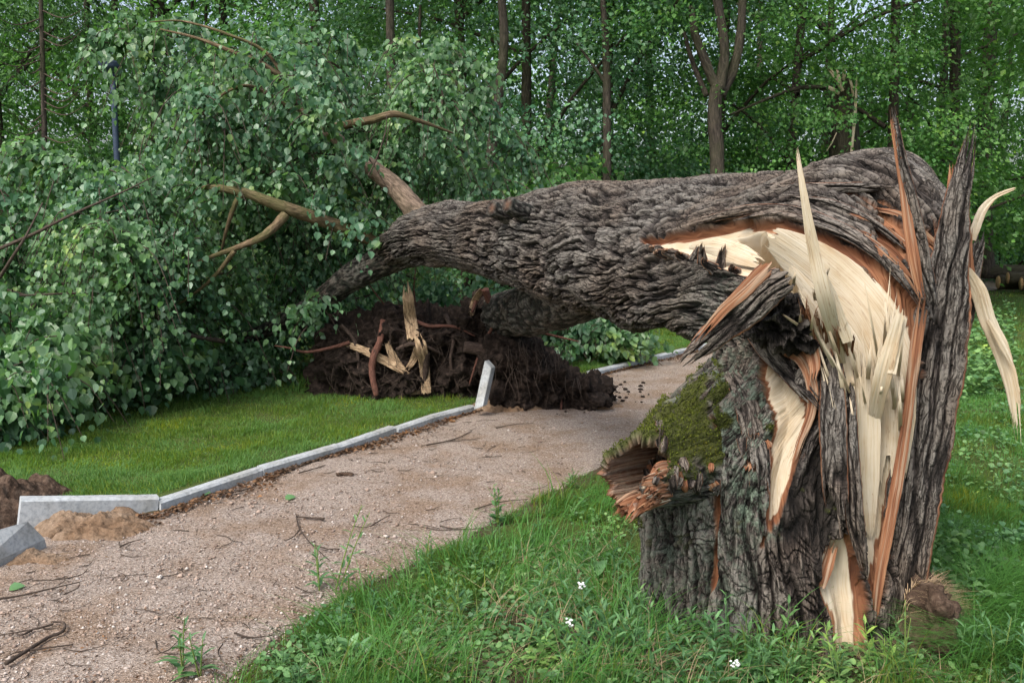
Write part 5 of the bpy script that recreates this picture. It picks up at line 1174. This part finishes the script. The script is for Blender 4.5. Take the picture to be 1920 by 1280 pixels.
def weed_mass(n, poly, label, hr=(.08, .24), ls=.07):
    G = scatter_px(n, poly); G = G[(poly_sd(G[:, 0], G[:, 1], path_poly) < -.05) & (np.hypot((G[:, 0] - 1.02) / .5, (G[:, 1] - 3.5) / .42) > 1)]
    P = []; TI = []; NO = []; SZ = []; sm = MB()
    for g in G:
        h = rng.uniform(*hr); ax = np.array([rng.normal(0, .2), rng.normal(0, .2), 1.]) * h; ph = rng.uniform(0, 6); k_ = int(rng.integers(9, 17)); l_ = ls * rng.uniform(.7, 1.3)
        tube(sm, [g, g + ax * .5, g + ax], [.0028, .002, .001], 4, 3, 0, cap=False)
        for k in range(k_):
            f = .1 + .9 * k / k_; a = ph + k * 2.4; P.append(g + ax * f); TI.append([math.cos(a), math.sin(a), .2 + f * .7]); NO.append([-.3 * math.cos(a), -.3 * math.sin(a), 1]); SZ.append(l_ * (1.1 - .6 * f))
    V, Q, T_ = batch_leaves(np.array(P), np.array(TI), np.array(NO, float), np.array(SZ), LAN_W, None, LAN_T)
    mb = MB(); mb.add(V, None, T_); mb.V.append(np.concatenate(sm.V)); mb.Q.append(np.concatenate(sm.Q) + mb.n); mb.UV.append(np.concatenate(sm.UV)); mb.A.append(np.concatenate(sm.A))
    tag(mb.build('undergrowth', M['weed'], None), label, 'undergrowth', kind='stuff')
LAN_W = np.array([(0, 0, 0), (-.12, .3, .03), (-.10, .65, .01), (0, 1, -.16), (.10, .65, .01), (.12, .3, .03), (0, .3, 0), (0, .65, -.03)])
LAN_T = np.array([(0, 6, 1), (0, 5, 6), (6, 7, 2), (6, 2, 1), (6, 5, 4), (6, 4, 7), (7, 3, 2), (7, 4, 3)])
def debris():
    mb = MB(); G = scatter_px(150, [(-20, 1290), (-20, 1080), (300, 960), (890, 775), (1360, 655), (1400, 700), (1080, 880), (760, 1060), (430, 1290)])
    G2 = scatter_px(70, [(560, 880), (890, 775), (1100, 760), (1000, 850), (700, 900)]); G = np.concatenate([G, G2])
    for g in G:
        a = rng.uniform(0, 6.28); L_ = rng.exponential(.05) + .02; r0 = rng.uniform(.001, .0026); p0 = g + [0, 0, .012]
        tube(mb, [p0, p0 + np.array([math.cos(a), math.sin(a), 0]) * L_ * .5 + rng.normal(0, .006, 3) * [1, 1, 0], p0 + np.array([math.cos(a + .3), math.sin(a + .3), .05]) * L_], [r0, r0, r0 * .5], 4, 3, 0)
    tag(mb.build('debris', M['twig'], None), 'bits of thin dead twig strewn all over the gravel path', 'debris', kind='stuff')
debris()
weed_mass(85, [(960, 1300), (1000, 1120), (1100, 1060), (1200, 1120), (1260, 1200), (1700, 1240), (1960, 1200), (1960, 1310)], 'mixed lance-leaved weeds crowding round the foot of the stump')
weed_mass(70, [(430, 1300), (600, 1150), (780, 1060), (930, 985), (1080, 900), (1150, 960), (900, 1180), (700, 1300)], 'thin scattering of small weeds along the gravel edge', (.05, .14), .045)
weed_mass(60, [(1740, 1150), (1760, 760), (1960, 740), (1960, 1150)], 'small weeds in the grass right of the bark slab', (.05, .12), .05)
# ------------------------------------------------------------------ forest
def crown_mesh(name, mat, parent, zlo, zhi, rad, ncl, nl, ls, seed, shape='round', tall=None):
    c = []; rr_ = np.random.default_rng(seed)
    for i in range(ncl):
        f = rr_.random() ** .9; z = zlo + (zhi - zlo) * f
        pr = {'round': math.sin(math.pi * min(1, .18 + .82 * f) ** .9) ** .6 + .15, 'cone': 1.05 - .95 * f}[shape]
        a = rr_.uniform(0, 6.28); r_ = rad * pr * math.sqrt(rr_.uniform(.12, 1)) * (1 + .3 * math.sin(3 * a + seed)); c.append((r_ * math.cos(a), r_ * math.sin(a), z))
    c = np.array(c); n = len(c)
    A = []
    th_ = rr_.uniform(0, 6.28, (n, nl)); ra = .75 * np.sqrt(rr_.uniform(0, 1, (n, nl)))
    outw = c[:, :2] / np.maximum(np.linalg.norm(c[:, :2], axis=1)[:, None], .01)
    p = c[:, None] + np.stack([ra * np.cos(th_), ra * np.sin(th_), rr_.normal(0, .16, (n, nl)) - .38 * ra ** 2], -1) * rr_.uniform(.6, 1.25, (n, 1, 1))
    p = p.reshape(-1, 3); m = len(p)
    tip = np.repeat(np.concatenate([outw, np.full((n, 1), -.8)], 1), nl, 0) + rr_.normal(0, .5, (m, 3)); nor = np.array([0, 0, .9]) + rr_.normal(0, .55, (m, 3))
    V, Q, T_ = batch_leaves(p, tip, nor, ls * rr_.uniform(.6, 1.25, m), *((SML, None, SML_T) if shape == 'round' else (SML * np.array([.28, 1.3, .5]), None, SML_T)))
    o = mesh_np(name, V, Q, T_, M[mat], parent, False); return o, c
def proto_tree(seed, kind):
    o = thing('forest_tree', 'x', 'tree'); r_ = np.random.default_rng(seed)
    mat = {'g': 'forest_leaf', 'b': 'forest_blue', 'c': 'needle'}[kind]
    if kind == 'c': f, c = crown_mesh('crown', mat, o, 1.0, 13, 2.1, 210, 170, .10, seed, 'cone')
    else: f, c = crown_mesh('crown', mat, o, 1.3, 12.5, 2.9, 160, 215, .078, seed)
    tr = MB(); lean = r_.normal(0, .25, 2); tp = [np.array([lean[0] * k + .15 * math.sin(k * 2 + seed), lean[1] * k, 12.0 * k]) for k in np.linspace(0, 1, 7)]
    tube(tr, tp, np.linspace(.11 if kind != 'c' else .08, .02, 7), 12, 6, .12, seedz=seed); tr.build('trunk', M['forest_bark'], o)
    for k in range(12):
        lm = MB()
        t_ = c[r_.integers(len(c))]; z0 = max(.8, t_[2] - r_.uniform(.6, 1.8)); s = np.array([lean[0] * z0 / 12, lean[1] * z0 / 12, z0]); mid = (s + t_) / 2 + np.array([0, 0, .15])
        tube(lm, [s, mid, t_], [.045, .03, .012], 6, 5, .2, cap=False); lm.build('limb', M['forest_bark'], o)
    return o
def dup(o, loc, rz, sc, label, group=None):
    c = o.copy(); COL.objects.link(c)
    for ch in o.children:
        d = ch.copy(); COL.objects.link(d); d.parent = c
    place(c, loc, rz, sc, label, group); return c
def place(c, loc, rz, sc, label, group=None):
    c.location = loc; c.rotation_euler = (0, 0, rz); c.scale = (sc,) * 3; c['label'] = label
    if group: c['group'] = group
PR = {k: [proto_tree(s, k) for s in ss_] for k, ss_ in (('g', (11, 12, 13)), ('b', (21, 22)), ('c', (31, 32)))}
used = set()
def T(px, Y, kind, i, sc, label):
    o = PR[kind][i]; loc = ((px - 960) / F * Y * 1.0, Y, -.02)
    g = 'trees of the wood behind the clearing'
    if o.name in used: dup(o, loc, rng.uniform(0, 6.28), sc, label, g)
    else: used.add(o.name); place(o, loc, rng.uniform(0, 6.28), sc, label, g)
FT = [(20, 15, 'c', 0, .95, 'feathery conifer at the left edge of the wood'), (180, 19, 'c', 1, 1.1, 'conifer behind the lamp post'), (-150, 14, 'g', 0, 1., 'leafy tree beyond the left edge of the picture'),
      (330, 18, 'g', 1, 1.05, 'leafy tree behind the top of the fallen crown at the left'), (470, 17, 'g', 2, 1.0, 'leafy tree above the arching branch of the fallen crown'), (610, 15, 'g', 0, 1.05, 'leafy tree behind the middle of the fallen crown'),
      (560, 26, 'c', 0, 1.3, 'tall dark conifer far behind the fallen crown'), (640, 27, 'g', 1, 1.2, 'leafy tree left of the slim straight trunk'), (860, 14.5, 'b', 0, 1.0, 'silvery green tree right of the slim straight trunk'),
      (990, 14.5, 'b', 1, .95, 'silvery green tree behind the thick bent trunk'), (1120, 15, 'b', 0, 1.05, 'silvery green tree with a dark straight stem in the middle'), (1230, 20, 'b', 1, 1.1, 'silvery tree left of the forked dark tree'),
      (1340, 15.5, 'g', 0, .95, 'bright green tree behind the forked dark tree'), (1460, 15, 'g', 2, .9, 'bright green tree between the forked tree and the shattered one'), (1540, 22, 'g', 1, 1.1, 'leafy tree behind the shattered trunk'),
      (1650, 15, 'g', 0, .95, 'leafy tree right of the shattered trunk'), (1760, 20, 'g', 2, 1.1, 'dark leafy tree behind the tall bark slab'), (1960, 26, 'g', 1, 1.7, 'dark tree overhanging the right edge'),
      (2330, 13, 'g', 2, 1.4, 'tree just beyond the right edge with drooping boughs'), (1700, 27, 'c', 1, 1.3, 'tall conifer far behind the bend of the trunk'), (1000, 27, 'g', 2, 1.3, 'tall leafy tree at the back in the middle'), (1850, 30, 'g', 0, 1.4, 'leafy tree far behind the log pile'),
      (80, 25, 'g', 2, 1.3, 'tall leafy tree far behind the bare conifer stem'), (830, 31, 'g', 0, 1.3, 'tall tree far behind the slim straight trunk'), (1420, 29, 'g', 1, 1.4, 'tall tree far behind the forked dark tree'), (250, 29, 'g', 1, 1.4, 'tall tree far behind the lamp post')]
for a in FT: T(*a)
# individually shaped stems seen in the picture
def stem_tree(label, strokes, mat='forest_bark', name='tree', cat='tree', extra=None):
    b0 = strokes[0][0][0]; Y = b0[2]; base = ((b0[0] - 960) / F * Y, Y, 0)
    o = thing(name, label, cat, base)
    for k, (s, r) in enumerate(strokes):
        mb = MB(); tube(mb, [at(*p) for p in s], np.array(r) * .66, 12, 8, .15, seedz=k); mb.build('trunk' if k == 0 else 'limb', M[mat], o)
    return o
stem_tree('slim straight brown trunk rising behind the fallen crown', [([(738, 480, 12), (736, 300, 12), (733, 120, 12), (730, -60, 12), (728, -300, 12)], [.10, .092, .085, .08, .07])])
t_ = stem_tree('dead conifer with a bare reddish stem and thin drooping dead branches', [([(86, 480, 12.5), (84, 300, 12.5), (80, 120, 12.5), (76, -20, 12.5), (72, -200, 12.5)], [.06, .055, .05, .04, .03])])
for i in range(22):
    y = 20 + i * 13; s = rng.choice([-1, 1]); L_ = rng.uniform(40, 110)
    mb = MB(); tube(mb, [at(80, y, 12.5), at(80 + s * L_ * .5, y + 14, 12.3), at(80 + s * L_, y - rng.uniform(0, 25), 12.1)], [.010, .007, .003], 5, 5, .1, cap=False); mb.build('dead_branch', M['twig'], t_)
stem_tree('grey-brown forked tree with three bare upright limbs', [([(1340, 480, 12.4), (1345, 330, 12.4), (1340, 210, 12.4), (1345, 160, 12.4)], [.17, .15, .14, .13]), ([(1345, 170, 12.4), (1320, 110, 12.4), (1302, 60, 12.4), (1296, 12, 12.4)], [.10, .09, .08, .05]),
          ([(1348, 170, 12.4), (1358, 110, 12.4), (1355, 60, 12.4), (1345, 0, 12.4), (1335, -80, 12.4)], [.11, .10, .09, .09, .08]), ([(1352, 180, 12.5), (1375, 130, 12.5), (1388, 70, 12.5), (1392, 0, 12.5), (1395, -90, 12.5)], [.10, .10, .09, .08, .07]), ([(1325, 180, 12.5), (1300, 120, 12.6), (1282, 60, 12.6)], [.06, .05, .04])])
stem_tree('dark straight stem among the silvery leaves in the middle', [([(1136, 480, 12.3), (1138, 330, 12.3), (1138, 200, 12.3), (1136, 90, 12.3), (1130, 0, 12.3)], [.10, .09, .08, .07, .05]), ([(1138, 160, 12.3), (1110, 120, 12.3), (1080, 80, 12.3)], [.04, .03, .02])])
stem_tree('thin bent stem with a snapped tip near the top of the picture', [([(772, 300, 13.5), (778, 120, 13.5), (786, 70, 13.5), (788, 8, 13.5)], [.05, .04, .04, .03])])
stem_tree('leaning dark trunk behind the right end of the fallen crown', [([(905, 480, 12.2), (920, 300, 12.2), (935, 180, 12.2), (945, 60, 12.2), (930, -80, 12.2)], [.12, .11, .10, .09, .07])])
stem_tree('dark trunk between the bend and the tall bark slab', [([(1850, 520, 21), (1845, 350, 21), (1850, 180, 21), (1860, 0, 21)], [.28, .25, .24, .22])])
stem_tree('straight dark trunk beside the tall bark slab', [([(1778, 520, 19), (1785, 350, 19), (1790, 180, 19), (1792, 0, 19)], [.2, .17, .16, .14])])
stem_tree('pale trunk beside the lamp post', [([(218, 400, 16), (219, 260, 16), (218, 150, 16), (215, -50, 16)], [.07, .06, .06, .05])])
stem_tree('reddish conifer trunk left of the arching branch', [([(286, 400, 16.5), (287, 150, 16.5), (285, 0, 16.5), (283, -150, 16.5)], [.06, .055, .05, .04])])
stem_tree('slim twin trunk seen above the arching branch', [([(362, 300, 17), (361, 100, 17), (360, -80, 17)], [.05, .045, .04]), ([(386, 300, 17), (386, 100, 17), (387, -80, 17)], [.05, .045, .04])])
# the shattered tree
o = stem_tree('shattered dark trunk with pale splinters at its broken top, leaves around it', [([(1588, 480, 14.2), (1585, 330, 14.2), (1582, 220, 14.2), (1580, 145, 14.2)], [.36, .34, .30, .20]), ([(1560, 165, 14.1), (1500, 165, 14), (1440, 185, 13.8), (1370, 215, 13.7)], [.05, .045, .035, .02])])
for (x0, y0, x1, y1, w_) in ((1596, 290, 1607, 130, 9), (1580, 170, 1548, 120, 12), (1572, 175, 1545, 160, 12), (1575, 160, 1568, 128, 10), (1568, 250, 1545, 290, 4), (1582, 150, 1580, 118, 10), (1600, 180, 1590, 140, 8)):
    piece('splinter', [at(x0, y0, 13.95), at((x0 + x1) / 2 + 2, (y0 + y1) / 2, 13.9), at(x1, y1, 13.95)], [w_ / 240, w_ / 200, w_ / 600], .05, 'wood', 14, 40, (0, .4), parent=o)
# shrubs of the wood edge
def shrub_proto(seed, mat):
    o = thing('shrub', 'x', 'shrub'); f, c = crown_mesh('foliage', mat, o, .1, 2.6, 1.5, 75, 80, .10, seed)
    r_ = np.random.default_rng(seed)
    for k in range(7): st_ = MB(); t_ = c[r_.integers(len(c))]; tube(st_, [(0, 0, 0), t_ * .5 + np.array([0, 0, .2]), t_], [.03, .02, .008], 6, 5, .2, cap=False); st_.build('stem', M['forest_bark'], o)
    return o
SHP = [shrub_proto(41, 'forest_leaf'), shrub_proto(42, 'forest_blue')]
for k, (px, Y, i, sc, lb) in enumerate([(1880, 24, 0, 1.1, 'low green shrub behind the log pile'), (1790, 24, 1, 1., 'shrub in the gap right of the bark slab'), (1500, 16, 0, 1., 'green shrub low behind the trunk at the bend'), (1380, 17, 0, 1.05, 'green shrub under the forked tree'),
        (1250, 15, 1, 1., 'shrub showing above the middle of the bent trunk'), (1120, 16, 1, 1.1, 'shrub under the dark straight stem'), (980, 15, 1, 1., 'shrub behind the fork of the trunk'), (60, 17, 0, 1.1, 'shrub at the foot of the bare conifer'), (240, 16, 1, 1.1, 'shrub at the foot of the lamp post'), (1640, 17, 0, 1.2, 'green shrub behind the top of the bend'), (2060, 27, 0, 1.3, 'shrub beside the fence at the right edge')]):
    loc = ((px - 960) / F * Y, Y, 0); s_ = SHP[i]
    if s_.name in used: dup(s_, loc, rng.uniform(0, 6), sc, lb, 'shrubs along the wood edge')
    else: used.add(s_.name); place(s_, loc, 1.0, sc, lb, 'shrubs along the wood edge')
# distant wood: one mass
def far_wood():
    n = 950; x = rng.uniform(-34, 34, n); y = rng.uniform(34, 48, n); x = x * y / 38; z = rng.uniform(0, 1, n) ** 1.2 * 14
    c = np.stack([x, y, z], -1); nl = 60; th_ = rng.uniform(0, 6.28, (n, nl)); ra = 1.5 * np.sqrt(rng.uniform(0, 1, (n, nl)))
    p = (c[:, None] + np.stack([ra * np.cos(th_), ra * np.sin(th_), rng.normal(0, .4, (n, nl)) - .25 * ra ** 2], -1)).reshape(-1, 3); m = len(p)
    V, Q, T_ = batch_leaves(p, rng.normal(0, .6, (m, 3)) - [0, 0, .6], np.array([0, -.3, .9]) + rng.normal(0, .5, (m, 3)), rng.uniform(.18, .38, m), SML, None, SML_T)
    tag(mesh_np('far_wood', V, Q, T_, M['forest_leaf'], None, False), 'dense wood far behind the clearing, one green mass', 'wood', kind='stuff')
far_wood()
# ------------------------------------------------------------------ lamp post, logs, fence
def lamp():
    Y = 13.0; b0 = at(226, 420, Y); o = thing('lamp_post', 'slim blue-grey lamp post half hidden in leaves at the upper left', 'lamp post', (b0[0], Y, 0))
    mb = MB(); x = b0[0]; top = at(226, 135, Y)[2]
    tube(mb, [(x, Y, 0), (x, Y, top / 2), (x, Y, top)], [.05, .042, .038], 14, 4, 0); mb.build('pole', M['lamp_blue'], o)
    hd = MB(); tube(hd, [(x, Y, top - .02), (x, Y, top + .05), (x, Y, top + .12)], [.05, .16, .18], 20, 4, 0); hd.build('lamp_head', M['lamp_blue'], o)
    gl = MB(); tube(gl, [(x, Y, top + .121), (x, Y, top + .25), (x, Y, top + .38)], [.14, .15, .11], 20, 4, 0); gl.build('globe', M['glass'], o)
    cp_ = MB(); tube(cp_, [(x, Y, top + .381), (x, Y, top + .42), (x, Y, top + .47)], [.19, .15, .03], 20, 4, 0); cp_.build('cap', M['lamp_blue'], o)
lamp()
def log(px, py, Y, L_, r, ang, label):
    r *= 1.25; c = at(px, py, Y); d = np.array([math.cos(ang), math.sin(ang), 0]); o = thing('cut_log', label, 'log', tuple(c), 'cut logs stacked at the right edge')
    mb = MB(); tube(mb, [c, c + d * L_ * .5, c + d * L_], [r, r * .97, r * .95], 20, 8, .06); mb.build('bark', M['forest_bark'], o)
    eb = MB(); tube(eb, [c - d * .012, c - d * .004], [r * .9, r * .9], 20, 3, .05); eb.build('sawn_end', M['log_end'], o)
log(1845, 509, 21, 2.4, .13, -.25, 'uppermost cut log lying on the pile at the right edge')
log(1890, 521, 20.0, 1.8, .11, -.2, 'cut log with its pale sawn end showing in front of the pile')
log(1872, 529, 20.4, 2.0, .13, -.15, 'dark lowest cut log under the pile')
log(1915, 532, 19.6, 1.8, .12, -.2, 'cut log at the far right, low and half out of the picture')
def fence():
    Y = 26.0; x0 = (1908 - 960) / F * Y; o = thing('iron_fence', 'black iron fence with upright bars at the right edge of the wood', 'fence', (x0, Y, 0))
    for k in range(14):
        mb = MB(); tube(mb, [(x0 + k * .12, Y, 0), (x0 + k * .12, Y, .8), (x0 + k * .12, Y, 1.55)], .016, 6, 2, 0); mb.build('bar', M['iron'], o)
    for z in (.25, 1.35):
        mb = MB(); tube(mb, [(x0 - .05, Y - .03, z), (x0 + .8, Y - .03, z), (x0 + 1.7, Y - .03, z)], .02, 6, 2, 0); mb.build('rail', M['iron'], o)
fence()
print('objects', len(bpy.data.objects))
